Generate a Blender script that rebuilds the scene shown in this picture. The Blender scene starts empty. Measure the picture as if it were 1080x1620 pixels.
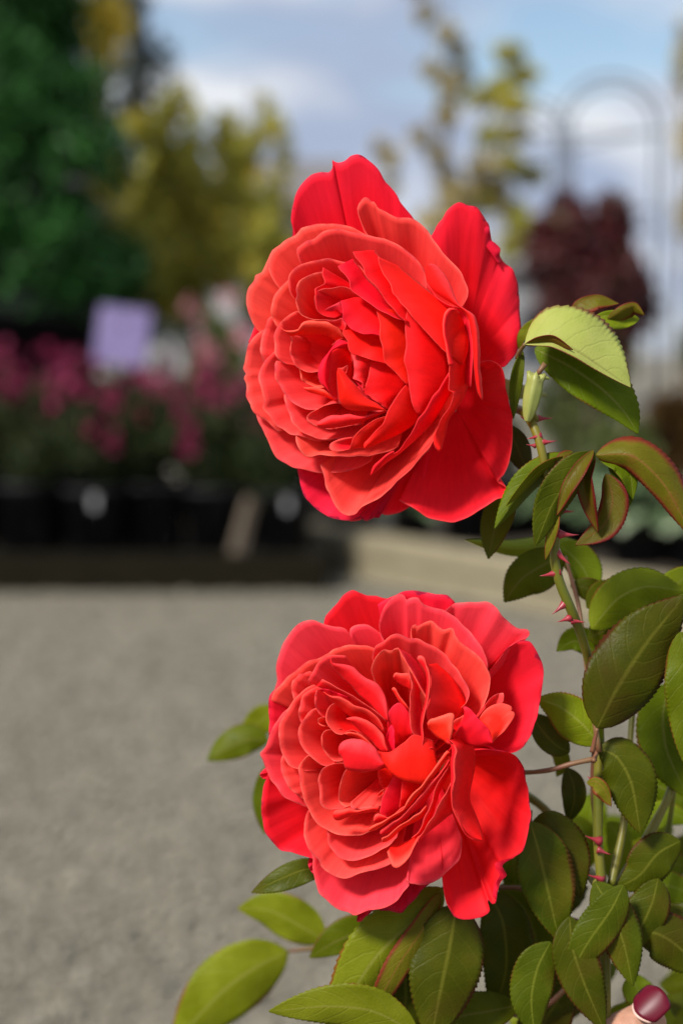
import bpy, bmesh, math, random
import numpy as np
from mathutils import Vector, Matrix

random.seed(7)
scene = bpy.context.scene
col = scene.collection
R = math.radians

# ------------------------------------------------------------------ camera
CAM_H, PITCH, FPX, D0 = 0.95, math.atan(250 / 2700), 2700.0, 0.55
CAM = Vector((0, 0, CAM_H))
FWD = Vector((0, math.cos(PITCH), -math.sin(PITCH)))
UPV = Vector((0, math.sin(PITCH), math.cos(PITCH)))
cam_data = bpy.data.cameras.new('camera')
cam = bpy.data.objects.new('camera', cam_data)
col.objects.link(cam)
cam.location = CAM
cam.rotation_euler = (math.pi / 2 - PITCH, 0, 0)
cam_data.sensor_fit = 'VERTICAL'
cam_data.sensor_height = 36
cam_data.lens = 60
cam_data.clip_start = 0.02
cam_data.clip_end = 2000
cam_data.dof.use_dof = True
cam_data.dof.focus_distance = 0.556
cam_data.dof.aperture_fstop = 6.4
cam_data.dof.aperture_blades = 9
scene.camera = cam

# ------------------------------------------------------------------ light
SUN_DIR = Vector((-0.50, -0.54, 0.68)).normalized()      # towards the sun
world = bpy.data.worlds.new('World')
scene.world = world
world.use_nodes = True
wt = world.node_tree
wt.nodes.clear()
def N(nt, kind, **kw):
    n = nt.nodes.new(kind)
    for k, v in kw.items():
        setattr(n, k, v)
    return n
sky = N(wt, 'ShaderNodeTexSky', sky_type='NISHITA')
sky.sun_disc = False
sky.sun_elevation = math.asin(SUN_DIR.z)
sky.sun_rotation = math.atan2(SUN_DIR.x, SUN_DIR.y)
sky.air_density = 1.0
sky.dust_density = 0.6
tc = N(wt, 'ShaderNodeTexCoord')
mp = N(wt, 'ShaderNodeMapping')
mp.inputs['Scale'].default_value = (1.0, 1.0, 3.2)
mp.inputs['Location'].default_value = (0.35, 0.1, 0.42)
wt.links.new(tc.outputs['Generated'], mp.inputs['Vector'])
n1 = N(wt, 'ShaderNodeTexNoise'); n1.inputs['Scale'].default_value = 4.0; n1.inputs['Detail'].default_value = 5
n2 = N(wt, 'ShaderNodeTexNoise'); n2.inputs['Scale'].default_value = 7.0; n2.inputs['Detail'].default_value = 4
wt.links.new(mp.outputs[0], n1.inputs['Vector']); wt.links.new(mp.outputs[0], n2.inputs['Vector'])
r1 = N(wt, 'ShaderNodeValToRGB')
r1.color_ramp.elements[0].position = 0.36; r1.color_ramp.elements[1].position = 0.50
r1.color_ramp.elements[0].color = (0, 0, 0, 1); r1.color_ramp.elements[1].color = (1, 1, 1, 1)
wt.links.new(n1.outputs['Fac'], r1.inputs[0])
r2 = N(wt, 'ShaderNodeValToRGB')
r2.color_ramp.elements[0].position = 0.36; r2.color_ramp.elements[1].position = 0.62
r2.color_ramp.elements[0].color = (3.2, 3.8, 5.1, 1); r2.color_ramp.elements[1].color = (6.8, 7.0, 7.3, 1)
wt.links.new(n2.outputs['Fac'], r2.inputs[0])
mx = N(wt, 'ShaderNodeMixRGB')
wt.links.new(r1.outputs[0], mx.inputs[0]); wt.links.new(sky.outputs[0], mx.inputs[1]); wt.links.new(r2.outputs[0], mx.inputs[2])
bg = N(wt, 'ShaderNodeBackground'); bg.inputs['Strength'].default_value = 0.096
wo = N(wt, 'ShaderNodeOutputWorld')
wt.links.new(mx.outputs[0], bg.inputs[0]); wt.links.new(bg.outputs[0], wo.inputs[0])

sun_data = bpy.data.lights.new('sun', 'SUN')
sun_data.energy = 4.6
sun_data.angle = R(11.0)
sun_data.color = (1.0, 0.95, 0.87)
sun = bpy.data.objects.new('sun', sun_data)
col.objects.link(sun)
sun.rotation_euler = SUN_DIR.to_track_quat('Z', 'Y').to_euler()
sun.location = (-3, -3, 6)

scene.view_settings.view_transform = 'Standard'
scene.view_settings.look = 'None'
scene.view_settings.gamma = 1
scene.view_settings.exposure = 0.42
scene.view_settings.use_curve_mapping = False

# ------------------------------------------------------------------ helpers
def px(x, y, z=0.0):
    """world point seen at photo pixel (x, y), z pixels (0.2 mm each) in front of the focus plane"""
    d = D0 - z * D0 / FPX
    return CAM + (FWD + Vector((1, 0, 0)) * ((x - 540) / FPX) + UPV * ((810 - y) / FPX)) * d
def at(x, y, Y):
    v = FWD + Vector((1, 0, 0)) * ((x - 540) / FPX) + UPV * ((810 - y) / FPX)
    return CAM + v * (Y / v.y)
def tag(o, label=None, cat=None, group=None, kind=None):
    if label: o['label'] = label
    if cat: o['category'] = cat
    if group: o['group'] = group
    if kind: o['kind'] = kind
    return o
def empty(name, loc=(0, 0, 0), rz=0):
    o = bpy.data.objects.new(name, None)
    o.empty_display_size = 0.1
    col.objects.link(o)
    o.location = loc
    o.rotation_euler = (0, 0, rz)
    return o
def link(name, me, mat, parent=None, world_verts=False):
    o = bpy.data.objects.new(name, me)
    if mat is not None and not me.materials:
        me.materials.append(mat)
    col.objects.link(o)
    if parent is not None:
        o.parent = parent
        if world_verts and parent.parent is None:
            o.matrix_parent_inverse = Matrix.Translation(-Vector(parent.location))
    return o
def mesh(name, verts, faces, uvs=None, smooth=True):
    me = bpy.data.meshes.new(name)
    me.from_pydata([tuple(v) for v in verts], [], faces)
    if uvs is not None:
        l = me.uv_layers.new(name='UVMap')
        idx = np.empty(len(me.loops), dtype=np.int32)
        me.loops.foreach_get('vertex_index', idx)
        a = np.array(uvs, dtype=np.float32)[idx]
        l.data.foreach_set('uv', a.ravel())
    if smooth:
        me.polygons.foreach_set('use_smooth', [True] * len(me.polygons))
    me.update()
    return me
def catmull(pts, n):
    """n samples along a Catmull-Rom curve through pts, evenly by arc length"""
    p = np.array(pts, dtype=float)
    if len(p) == 1:
        return np.repeat(p, n, axis=0)
    if len(p) == 2:
        t = np.linspace(0, 1, n)[:, None]
        return p[0] * (1 - t) + p[1] * t
    e = np.vstack([2 * p[0] - p[1], p, 2 * p[-1] - p[-2]])
    out = []
    for i in range(1, len(e) - 2):
        t = np.linspace(0, 1, 12, endpoint=False)[:, None]
        a, b, c, d = e[i - 1], e[i], e[i + 1], e[i + 2]
        m1, m2 = (c - a) * 0.42, (d - b) * 0.42
        out.append((2 * t**3 - 3 * t**2 + 1) * b + (t**3 - 2 * t**2 + t) * m1 + (-2 * t**3 + 3 * t**2) * c + (t**3 - t**2) * m2)
    q = np.vstack(out + [p[-1:]])
    s = np.concatenate([[0], np.cumsum(np.linalg.norm(np.diff(q[:, :2], axis=0), axis=1) + 1e-6)])
    t = np.linspace(0, s[-1], n)
    return np.stack([np.interp(t, s, q[:, k]) for k in range(q.shape[1])], axis=1)
def tube(pts, radii, seg=10, cap=True):
    """verts, faces of a tube through world points"""
    pts = [Vector(p) for p in pts]
    V, F = [], []
    n = len(pts)
    ref = Vector((0.31, 0.9, 0.2))
    for i, p in enumerate(pts):
        t = (pts[min(i + 1, n - 1)] - pts[max(i - 1, 0)]).normalized()
        a = t.cross(ref)
        if a.length < 1e-4: a = t.cross(Vector((1, 0, 0)))
        a.normalize(); b = t.cross(a)
        for k in range(seg):
            th = 2 * math.pi * k / seg
            V.append(p + (a * math.cos(th) + b * math.sin(th)) * radii[i])
    for i in range(n - 1):
        for k in range(seg):
            F.append((i * seg + k, i * seg + (k + 1) % seg, (i + 1) * seg + (k + 1) % seg, (i + 1) * seg + k))
    if cap:
        F.append(tuple(range(seg))[::-1]); F.append(tuple(range((n - 1) * seg, n * seg)))
    return V, F
def join(*parts):
    V, F = [], []
    for v, f in parts:
        o = len(V)
        V += list(v); F += [tuple(i + o for i in q) for q in f]
    return V, F
def box(x0, y0, z0, x1, y1, z1, b=0.006):
    bm = bmesh.new()
    bmesh.ops.create_cube(bm, size=1)
    for v in bm.verts:
        v.co = Vector(((x0 + x1) / 2 + v.co.x * (x1 - x0), (y0 + y1) / 2 + v.co.y * (y1 - y0), (z0 + z1) / 2 + v.co.z * (z1 - z0)))
    if b:
        bmesh.ops.bevel(bm, geom=bm.edges[:], offset=b, segments=2, affect='EDGES')
    bm.verts.index_update()
    V = [v.co.copy() for v in bm.verts]; F = [tuple(v.index for v in f.verts) for f in bm.faces]
    bm.free()
    return V, F
def lathe(prof, seg=20, c=(0, 0, 0)):
    V, F = [], []
    c = Vector(c)
    for r, z in prof:
        for k in range(seg):
            a = 2 * math.pi * k / seg
            V.append(c + Vector((r * math.cos(a), r * math.sin(a), z)))
    for i in range(len(prof) - 1):
        for k in range(seg):
            F.append((i * seg + k, i * seg + (k + 1) % seg, (i + 1) * seg + (k + 1) % seg, (i + 1) * seg + k))
    return V, F

# ------------------------------------------------------------------ materials
def new_mat(name):
    m = bpy.data.materials.new(name)
    m.use_nodes = True
    m.node_tree.nodes.clear()
    return m, m.node_tree
def rgb(c): return (c[0], c[1], c[2], 1)
def ramp(nt, src, stops):
    r = N(nt, 'ShaderNodeValToRGB')
    e = r.color_ramp.elements
    while len(e) < len(stops): e.new(0.5)
    for i, (p, c) in enumerate(stops):
        e[i].position = p; e[i].color = rgb(c) if len(c) == 3 else c
    nt.links.new(src, r.inputs[0])
    return r
def math_n(nt, op, a, b=None):
    n = N(nt, 'ShaderNodeMath', operation=op)
    for i, s in enumerate((a, b)):
        if s is None: continue
        if isinstance(s, (int, float)): n.inputs[i].default_value = s
        else: nt.links.new(s, n.inputs[i])
    return n.outputs[0]
def mixc(nt, fac, a, b, mode='MIX'):
    n = N(nt, 'ShaderNodeMixRGB', blend_type=mode)
    for i, s in enumerate((fac, a, b)):
        if isinstance(s, (int, float)): n.inputs[i].default_value = s
        elif isinstance(s, tuple): n.inputs[i].default_value = rgb(s)
        else: nt.links.new(s, n.inputs[i])
    return n.outputs[0]
def finish(nt, base, rough=0.5, trans=0.0, trans_col=None, bump=None, bump_s=0.2, bump_d=0.001, spec=0.5, sheen=0.0, sss=0.0):
    p = N(nt, 'ShaderNodeBsdfPrincipled')
    o = N(nt, 'ShaderNodeOutputMaterial')
    if isinstance(base, tuple): p.inputs['Base Color'].default_value = rgb(base)
    else: nt.links.new(base, p.inputs['Base Color'])
    if isinstance(rough, (int, float)): p.inputs['Roughness'].default_value = rough
    else: nt.links.new(rough, p.inputs['Roughness'])
    p.inputs['Specular IOR Level'].default_value = spec
    p.inputs['Sheen Weight'].default_value = sheen
    p.inputs['Sheen Roughness'].default_value = 0.35
    if sss:
        p.inputs['Subsurface Weight'].default_value = sss
        p.inputs['Subsurface Radius'].default_value = (0.006, 0.002, 0.001)
        p.inputs['Subsurface Scale'].default_value = 0.6
    if bump is not None:
        b = N(nt, 'ShaderNodeBump'); b.inputs['Strength'].default_value = bump_s; b.inputs['Distance'].default_value = bump_d
        nt.links.new(bump, b.inputs['Height']); nt.links.new(b.outputs[0], p.inputs['Normal'])
    if trans:
        t = N(nt, 'ShaderNodeBsdfTranslucent')
        c = trans_col if trans_col is not None else base
        if isinstance(c, tuple): t.inputs[0].default_value = rgb(c)
        else: nt.links.new(c, t.inputs[0])
        m = N(nt, 'ShaderNodeMixShader'); m.inputs[0].default_value = trans
        nt.links.new(p.outputs[0], m.inputs[1]); nt.links.new(t.outputs[0], m.inputs[2])
        nt.links.new(m.outputs[0], o.inputs[0])
    else:
        nt.links.new(p.outputs[0], o.inputs[0])
def petal_mat(name, main, edge, claw, blush=None, blush_amt=0.0):
    m, nt = new_mat(name)
    uv = N(nt, 'ShaderNodeUVMap')
    sp = N(nt, 'ShaderNodeSeparateXYZ'); nt.links.new(uv.outputs[0], sp.inputs[0])
    mpn = N(nt, 'ShaderNodeMapping'); mpn.inputs['Scale'].default_value = (1.0, 0.09, 1)
    nt.links.new(uv.outputs[0], mpn.inputs[0])
    vein = N(nt, 'ShaderNodeTexNoise'); vein.inputs['Scale'].default_value = 45; vein.inputs['Detail'].default_value = 3
    nt.links.new(mpn.outputs[0], vein.inputs['Vector'])
    tcn = N(nt, 'ShaderNodeTexCoord')
    blot = N(nt, 'ShaderNodeTexNoise'); blot.inputs['Scale'].default_value = 90; blot.inputs['Detail'].default_value = 3
    nt.links.new(tcn.outputs['Object'], blot.inputs['Vector'])
    fine = N(nt, 'ShaderNodeTexNoise'); fine.inputs['Scale'].default_value = 900; fine.inputs['Detail'].default_value = 2
    nt.links.new(tcn.outputs['Object'], fine.inputs['Vector'])
    grad = ramp(nt, sp.outputs['Y'], [(0.0, claw), (0.50, claw), (0.90, main), (0.982, main), (1.0, edge)])
    vv = ramp(nt, vein.outputs['Fac'], [(0.3, (0.93, 0.86, 0.87)), (0.7, (1.02, 1.07, 1.06))])
    c = mixc(nt, 1.0, grad.outputs[0], vv.outputs[0], 'MULTIPLY')
    bl = ramp(nt, blot.outputs['Fac'], [(0.35, (0.97, 0.93, 0.95)), (0.65, (1.02, 1.07, 1.03))])
    c = mixc(nt, 1.0, c, bl.outputs[0], 'MULTIPLY')
    if blush:
        bn = N(nt, 'ShaderNodeTexNoise'); bn.inputs['Scale'].default_value = 35
        nt.links.new(tcn.outputs['Object'], bn.inputs['Vector'])
        bf = ramp(nt, bn.outputs['Fac'], [(0.4, (0, 0, 0)), (0.68, (blush_amt,) * 3)])
        c = mixc(nt, bf.outputs[0], c, blush)
    br = N(nt, 'ShaderNodeTexNoise'); br.inputs['Scale'].default_value = 260; br.inputs['Detail'].default_value = 4
    nt.links.new(tcn.outputs['Object'], br.inputs['Vector'])
    vj = math_n(nt, 'ADD', sp.outputs['Y'], math_n(nt, 'MULTIPLY', math_n(nt, 'SUBTRACT', br.outputs['Fac'], 0.62), 0.22 if blush else 0.10))
    be = ramp(nt, vj, [(0.975, (0, 0, 0)), (1.0, (0.75, 0.75, 0.75))])
    c = mixc(nt, be.outputs[0], c, (0.26, 0.010, 0.045) if blush else (0.62, 0.035, 0.05))
    oi = N(nt, 'ShaderNodeObjectInfo')
    hs = N(nt, 'ShaderNodeHueSaturation')
    hs.inputs['Hue'].default_value = 0.5
    hv = math_n(nt, 'ADD', math_n(nt, 'MULTIPLY', oi.outputs['Random'], 0.006), 0.496)
    nt.links.new(hv, hs.inputs['Hue']); nt.links.new(c, hs.inputs['Color'])
    c = hs.outputs[0]
    bh = math_n(nt, 'ADD', math_n(nt, 'MULTIPLY', vein.outputs['Fac'], 1.0), math_n(nt, 'MULTIPLY', fine.outputs['Fac'], 0.35))
    finish(nt, c, rough=0.6, trans=0.33, bump=bh, bump_s=0.14, bump_d=0.0004, spec=0.11, sheen=0.02)
    return m
PET = {
    'c': petal_mat('petal_coral', (0.95, 0.082, 0.068), (0.95, 0.15, 0.115), (0.93, 0.014, 0.012)),
    'r': petal_mat('petal_red', (0.93, 0.018, 0.022), (0.93, 0.07, 0.06), (0.92, 0.006, 0.006)),
    'g': petal_mat('petal_crimson', (0.88, 0.012, 0.030), (0.80, 0.02, 0.055), (0.90, 0.006, 0.010), (0.88, 0.035, 0.08), 0.25),
    'p': petal_mat('petal_pink_reverse', (0.94, 0.054, 0.070), (0.94, 0.11, 0.11), (0.92, 0.014, 0.020)),
    'o': petal_mat('petal_orange', (0.95, 0.100, 0.072), (0.95, 0.17, 0.12), (0.93, 0.020, 0.012)),
    'd': petal_mat('petal_wilted', (0.62, 0.010, 0.032), (0.30, 0.010, 0.035), (0.85, 0.012, 0.03)),
}
def leaf_mat(name, g1, g2, red, rim=0.80, blotch=0.0, vein_c=(0.16, 0.17, 0.03), trans=0.30, tcol=(0.17, 0.24, 0.012), rough=0.46):
    m, nt = new_mat(name)
    uv = N(nt, 'ShaderNodeUVMap')
    sp = N(nt, 'ShaderNodeSeparateXYZ'); nt.links.new(uv.outputs[0], sp.inputs[0])
    d = math_n(nt, 'ABSOLUTE', math_n(nt, 'SUBTRACT', math_n(nt, 'MULTIPLY', sp.outputs['Y'], 2.0), 1.0))
    tcn = N(nt, 'ShaderNodeTexCoord')
    no = N(nt, 'ShaderNodeTexNoise'); no.inputs['Scale'].default_value = 120; no.inputs['Detail'].default_value = 5
    nt.links.new(tcn.outputs['Object'], no.inputs['Vector'])
    base = ramp(nt, no.outputs['Fac'], [(0.3, g1), (0.7, g2)]).outputs[0]
    wn = N(nt, 'ShaderNodeTexNoise'); wn.inputs['Scale'].default_value = 190; wn.inputs['Detail'].default_value = 2
    nt.links.new(tcn.outputs['Object'], wn.inputs['Vector'])
    ph = math_n(nt, 'ADD', math_n(nt, 'SUBTRACT', math_n(nt, 'MULTIPLY', sp.outputs['X'], 7.0), math_n(nt, 'MULTIPLY', math_n(nt, 'POWER', d, 1.3), 1.6)), math_n(nt, 'MULTIPLY', wn.outputs['Fac'], 0.35))
    fr = math_n(nt, 'ABSOLUTE', math_n(nt, 'SUBTRACT', math_n(nt, 'FRACT', ph), 0.5))
    sv = ramp(nt, fr, [(0.0, (1, 1, 1)), (0.09, (0, 0, 0))]).outputs[0]
    mv = ramp(nt, d, [(0.0, (1, 1, 1)), (0.045, (0.6, 0.6, 0.6)), (0.075, (0, 0, 0))]).outputs[0]
    base = mixc(nt, math_n(nt, 'MULTIPLY', sv, 0.17), base, vein_c)
    base = mixc(nt, mv, base, vein_c)
    no2 = N(nt, 'ShaderNodeTexNoise'); no2.inputs['Scale'].default_value = 60; no2.inputs['Detail'].default_value = 4
    nt.links.new(tcn.outputs['Object'], no2.inputs['Vector'])
    dj = math_n(nt, 'ADD', d, math_n(nt, 'MULTIPLY', math_n(nt, 'SUBTRACT', no2.outputs['Fac'], 0.5), 0.5))
    ed = ramp(nt, dj, [(rim, (0, 0, 0)), (rim + 0.22, (0.9, 0.9, 0.9))]).outputs[0]
    base = mixc(nt, ed, base, red)
    if blotch:
        bf = ramp(nt, no2.outputs['Fac'], [(0.5, (0, 0, 0)), (0.66, (blotch,) * 3)]).outputs[0]
        base = mixc(nt, bf, base, red)
    vo = N(nt, 'ShaderNodeTexVoronoi', feature='DISTANCE_TO_EDGE'); vo.inputs['Scale'].default_value = 700
    nt.links.new(tcn.outputs['Object'], vo.inputs['Vector'])
    bh = math_n(nt, 'ADD', math_n(nt, 'MULTIPLY', sv, -0.4), math_n(nt, 'ADD', math_n(nt, 'MULTIPLY', no.outputs['Fac'], 1.2), math_n(nt, 'MULTIPLY', vo.outputs['Distance'], 0.5)))
    oi = N(nt, 'ShaderNodeObjectInfo')
    hs = N(nt, 'ShaderNodeHueSaturation')
    nt.links.new(math_n(nt, 'ADD', math_n(nt, 'MULTIPLY', oi.outputs['Random'], 0.5), 0.74), hs.inputs['Value'])
    nt.links.new(math_n(nt, 'ADD', math_n(nt, 'MULTIPLY', oi.outputs['Random'], 0.03), 0.48), hs.inputs['Hue'])
    nt.links.new(base, hs.inputs['Color']); base = hs.outputs[0]
    tc_ = mixc(nt, 0.55, base, tcol)
    finish(nt, base, rough=rough, trans=trans, trans_col=tc_, bump=bh, bump_s=0.3, bump_d=0.0008, spec=0.12)
    return m
LEAF = {
    'dark': leaf_mat('leaf_mature', (0.044, 0.058, 0.001), (0.066, 0.080, 0.002), (0.080, 0.026, 0.006), 0.93, 0.28, vein_c=(0.12, 0.13, 0.012), trans=0.22, tcol=(0.14, 0.20, 0.003)),
    'mid': leaf_mat('leaf_green', (0.074, 0.105, 0.001), (0.108, 0.145, 0.003), (0.14, 0.055, 0.010), 0.95, tcol=(0.22, 0.30, 0.004)),
    'light': leaf_mat('leaf_light', (0.150, 0.195, 0.004), (0.205, 0.255, 0.012), (0.22, 0.09, 0.012), 0.97, vein_c=(0.25, 0.28, 0.04), tcol=(0.30, 0.38, 0.008)),
    'red': leaf_mat('leaf_young_red', (0.105, 0.098, 0.004), (0.150, 0.140, 0.008), (0.19, 0.024, 0.014), 0.66, 0.5, vein_c=(0.20, 0.11, 0.02)),
    'pale': leaf_mat('leaf_pale_top', (0.285, 0.310, 0.065), (0.345, 0.365, 0.095), (0.14, 0.022, 0.018), 0.90, 0.08, vein_c=(0.23, 0.24, 0.06), rough=0.38),
}
def simple_mat(name, c1, c2=None, scale=40, rough=0.6, bump=0.0, trans=0.0, coord='Object', stretch=(1, 1, 1), spec=0.4, sss=0.0, detail=5):
    m, nt = new_mat(name)
    if c2 is None:
        finish(nt, c1, rough=rough, trans=trans, spec=spec, sss=sss); return m
    tcn = N(nt, 'ShaderNodeTexCoord')
    mpn = N(nt, 'ShaderNodeMapping'); mpn.inputs['Scale'].default_value = stretch
    nt.links.new(tcn.outputs[coord], mpn.inputs[0])
    no = N(nt, 'ShaderNodeTexNoise'); no.inputs['Scale'].default_value = scale; no.inputs['Detail'].default_value = detail
    nt.links.new(mpn.outputs[0], no.inputs['Vector'])
    c = ramp(nt, no.outputs['Fac'], [(0.32, c1), (0.68, c2)]).outputs[0]
    finish(nt, c, rough=rough, trans=trans, bump=no.outputs['Fac'] if bump else None, bump_s=bump, bump_d=0.004, spec=spec, sss=sss)
    return m
def island_mat(name, stops, rough=0.6, trans=0.0, spec=0.4):
    """each separate leaf, flower or stone of a mesh takes its own tone"""
    m, nt = new_mat(name)
    g = N(nt, 'ShaderNodeNewGeometry')
    c = ramp(nt, g.outputs['Random Per Island'], stops).outputs[0]
    finish(nt, c, rough=rough, trans=trans, spec=spec)
    return m
M = {
    'stem': simple_mat('cane_green', (0.075, 0.092, 0.004), (0.15, 0.125, 0.010), 60, 0.45, 0.1),
    'redstem': simple_mat('petiole_red', (0.16, 0.045, 0.03), (0.13, 0.10, 0.03), 90, 0.5),
    'thorn': simple_mat('thorn_red', (0.30, 0.018, 0.03), (0.20, 0.02, 0.03), 300, 0.4),
    'hip': simple_mat('hip_green', (0.20, 0.23, 0.05), (0.28, 0.29, 0.08), 120, 0.45),
    'skin': simple_mat('skin', (0.33, 0.165, 0.105), (0.40, 0.205, 0.135), 260, 0.55, 0.25, sss=0.25),
    'nail': simple_mat('nail_polish', (0.085, 0.001, 0.010), None, rough=0.4, spec=0.25),
    'cuticle': simple_mat('cuticle', (0.55, 0.36, 0.30), None, rough=0.4),
    'gravel_base': simple_mat('gravel_ground', (0.120, 0.108, 0.080), (0.190, 0.171, 0.131), 14, 0.95, 0.6, detail=8),
    'gravel': island_mat('gravel_stones', [(0.0, (0.085, 0.079, 0.064)), (0.35, (0.150, 0.137, 0.106)), (0.7, (0.188, 0.171, 0.132)), (1.0, (0.27, 0.25, 0.20))], 0.9),
    'dark_wood': simple_mat('dark_timber', (0.006, 0.005, 0.003), (0.012, 0.010, 0.005), 6, 0.95, 0.4, stretch=(1, 12, 12), spec=0.08),  # near-black base colour, the same along the whole timber
    'wood': simple_mat('weathered_timber', (0.17, 0.145, 0.090), (0.27, 0.235, 0.155), 6, 0.85, 0.4, stretch=(1, 12, 12)),
    'soil': simple_mat('soil', (0.02, 0.015, 0.01), (0.05, 0.035, 0.02), 30, 1.0, 0.8),
    'pot': simple_mat('black_plastic', (0.008, 0.008, 0.009), (0.014, 0.014, 0.016), 8, 0.6, spec=0.15),
    'white': simple_mat('white_label', (0.30, 0.30, 0.31), None, rough=0.5),
    'lilac': simple_mat('lilac_card', (0.10, 0.075, 0.19), (0.16, 0.125, 0.27), 5, 0.5),
    'bark': simple_mat('bark', (0.07, 0.055, 0.04), (0.14, 0.11, 0.08), 20, 0.9, 0.5, stretch=(1, 1, 0.3)),
    'metal': simple_mat('arbour_metal', (0.10, 0.12, 0.15), (0.14, 0.16, 0.19), 15, 0.5),
    'wall': simple_mat('pale_cladding', (0.26, 0.26, 0.27), (0.33, 0.33, 0.33), 3, 0.8),
    'roof': simple_mat('grey_roof', (0.10, 0.095, 0.10), (0.16, 0.15, 0.15), 4, 0.8),
    'glass': simple_mat('window_glass', (0.03, 0.04, 0.05), None, rough=0.1, spec=0.6),
    'conifer': island_mat('conifer_needles', [(0, (0.006, 0.040, 0.004)), (0.6, (0.014, 0.085, 0.008)), (1, (0.035, 0.15, 0.02))], 0.6, 0.2),
    'dkconifer': island_mat('far_conifer', [(0, (0.010, 0.016, 0.014)), (1, (0.03, 0.05, 0.045))], 0.7, 0.1),
    'yelgreen': island_mat('yellowing_leaves', [(0, (0.26, 0.28, 0.04)), (0.6, (0.44, 0.43, 0.08)), (0.85, (0.55, 0.42, 0.04)), (1, (0.62, 0.46, 0.04))], 0.6, 0.45),
    'grnleaf': island_mat('shrub_leaves', [(0, (0.035, 0.06, 0.012)), (0.7, (0.10, 0.13, 0.03)), (1, (0.20, 0.20, 0.07))], 0.6, 0.3),
    'yellow': island_mat('yellow_leaves', [(0, (0.30, 0.23, 0.02)), (1, (0.50, 0.38, 0.03))], 0.6, 0.3),
    'birch': island_mat('pale_autumn_leaves', [(0, (0.20, 0.17, 0.07)), (0.5, (0.38, 0.31, 0.14)), (1, (0.52, 0.43, 0.22))], 0.6, 0.3),
    'smoke': island_mat('dark_red_leaves', [(0, (0.030, 0.007, 0.009)), (0.6, (0.095, 0.014, 0.016)), (0.85, (0.10, 0.022, 0.026)), (1, (0.07, 0.06, 0.02))], 0.5, 0.15),
    'plantgreen': island_mat('flowering_plant_leaves', [(0, (0.009, 0.018, 0.002)), (0.7, (0.022, 0.040, 0.004)), (1, (0.05, 0.055, 0.010))], 0.6, 0.2),
    'pinkflower': island_mat('crimson_flowers', [(0, (0.07, 0.004, 0.020)), (0.6, (0.19, 0.008, 0.050)), (1, (0.40, 0.03, 0.12))], 0.6, 0.3),
    'palepink': island_mat('pale_pink_flowers', [(0, (0.40, 0.09, 0.15)), (1, (0.62, 0.34, 0.36))], 0.6, 0.3),
    'hosta': island_mat('variegated_leaves', [(0, (0.07, 0.13, 0.05)), (0.5, (0.22, 0.31, 0.16)), (1, (0.42, 0.48, 0.34))], 0.5, 0.25),
    'orange': island_mat('orange_leaves', [(0, (0.12, 0.05, 0.015)), (0.6, (0.28, 0.14, 0.03)), (1, (0.40, 0.22, 0.04))], 0.6, 0.25),
}
# ------------------------------------------------------------------ ground
def structure(name, V, F, mat, uvs=None, smooth=False):
    o = link(name, mesh(name, V, F, uvs, smooth), M[mat])
    return tag(o, kind='structure')
structure('gravel_ground', [(-300, -20, 0), (300, -20, 0), (300, 900, 0), (-300, 900, 0)], [(0, 1, 2, 3)], 'gravel_base')
def gravel():
    g = np.random.default_rng(3)
    n = 42000
    Y = 1.7 + (g.random(n) ** 1.25) * 5.6
    X = (g.random(n) - 0.5) * (0.62 * Y + 0.5)
    oc = np.array([(1, 0, 0), (0, 1, 0), (-1, 0, 0), (0, -1, 0), (0.1, 0.1, 0.8), (0, 0, -0.5)], dtype=float)
    fc = np.array([(0, 1, 4), (1, 2, 4), (2, 3, 4), (3, 0, 4), (1, 0, 5), (2, 1, 5), (3, 2, 5), (0, 3, 5)])
    r = 0.0042 + 0.011 * g.random(n) ** 2.4
    ang = g.random(n) * 6.28
    v = oc[None] * (r[:, None, None] * (0.7 + 0.6 * g.random((n, 6, 3))))
    c, s = np.cos(ang)[:, None], np.sin(ang)[:, None]
    x = v[:, :, 0] * c - v[:, :, 1] * s + X[:, None]
    y = v[:, :, 0] * s + v[:, :, 1] * c + Y[:, None]
    z = v[:, :, 2] + (r * 0.35)[:, None]
    V = np.stack([x, y, z], axis=2).reshape(-1, 3)
    F = (fc[None] + 6 * np.arange(n)[:, None, None]).reshape(-1, 3)
    me = bpy.data.meshes.new('gravel')
    me.vertices.add(len(V)); me.vertices.foreach_set('co', V.astype(np.float32).ravel())
    me.loops.add(F.size); me.loops.foreach_set('vertex_index', F.astype(np.int32).ravel())
    me.polygons.add(len(F)); me.polygons.foreach_set('loop_start', np.arange(0, F.size, 3, dtype=np.int32))
    me.update(calc_edges=True)
    tag(link('gravel', me, M['gravel']), 'loose grey and tan gravel stones strewn over the yard floor', 'gravel', kind='stuff')
gravel()

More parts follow.
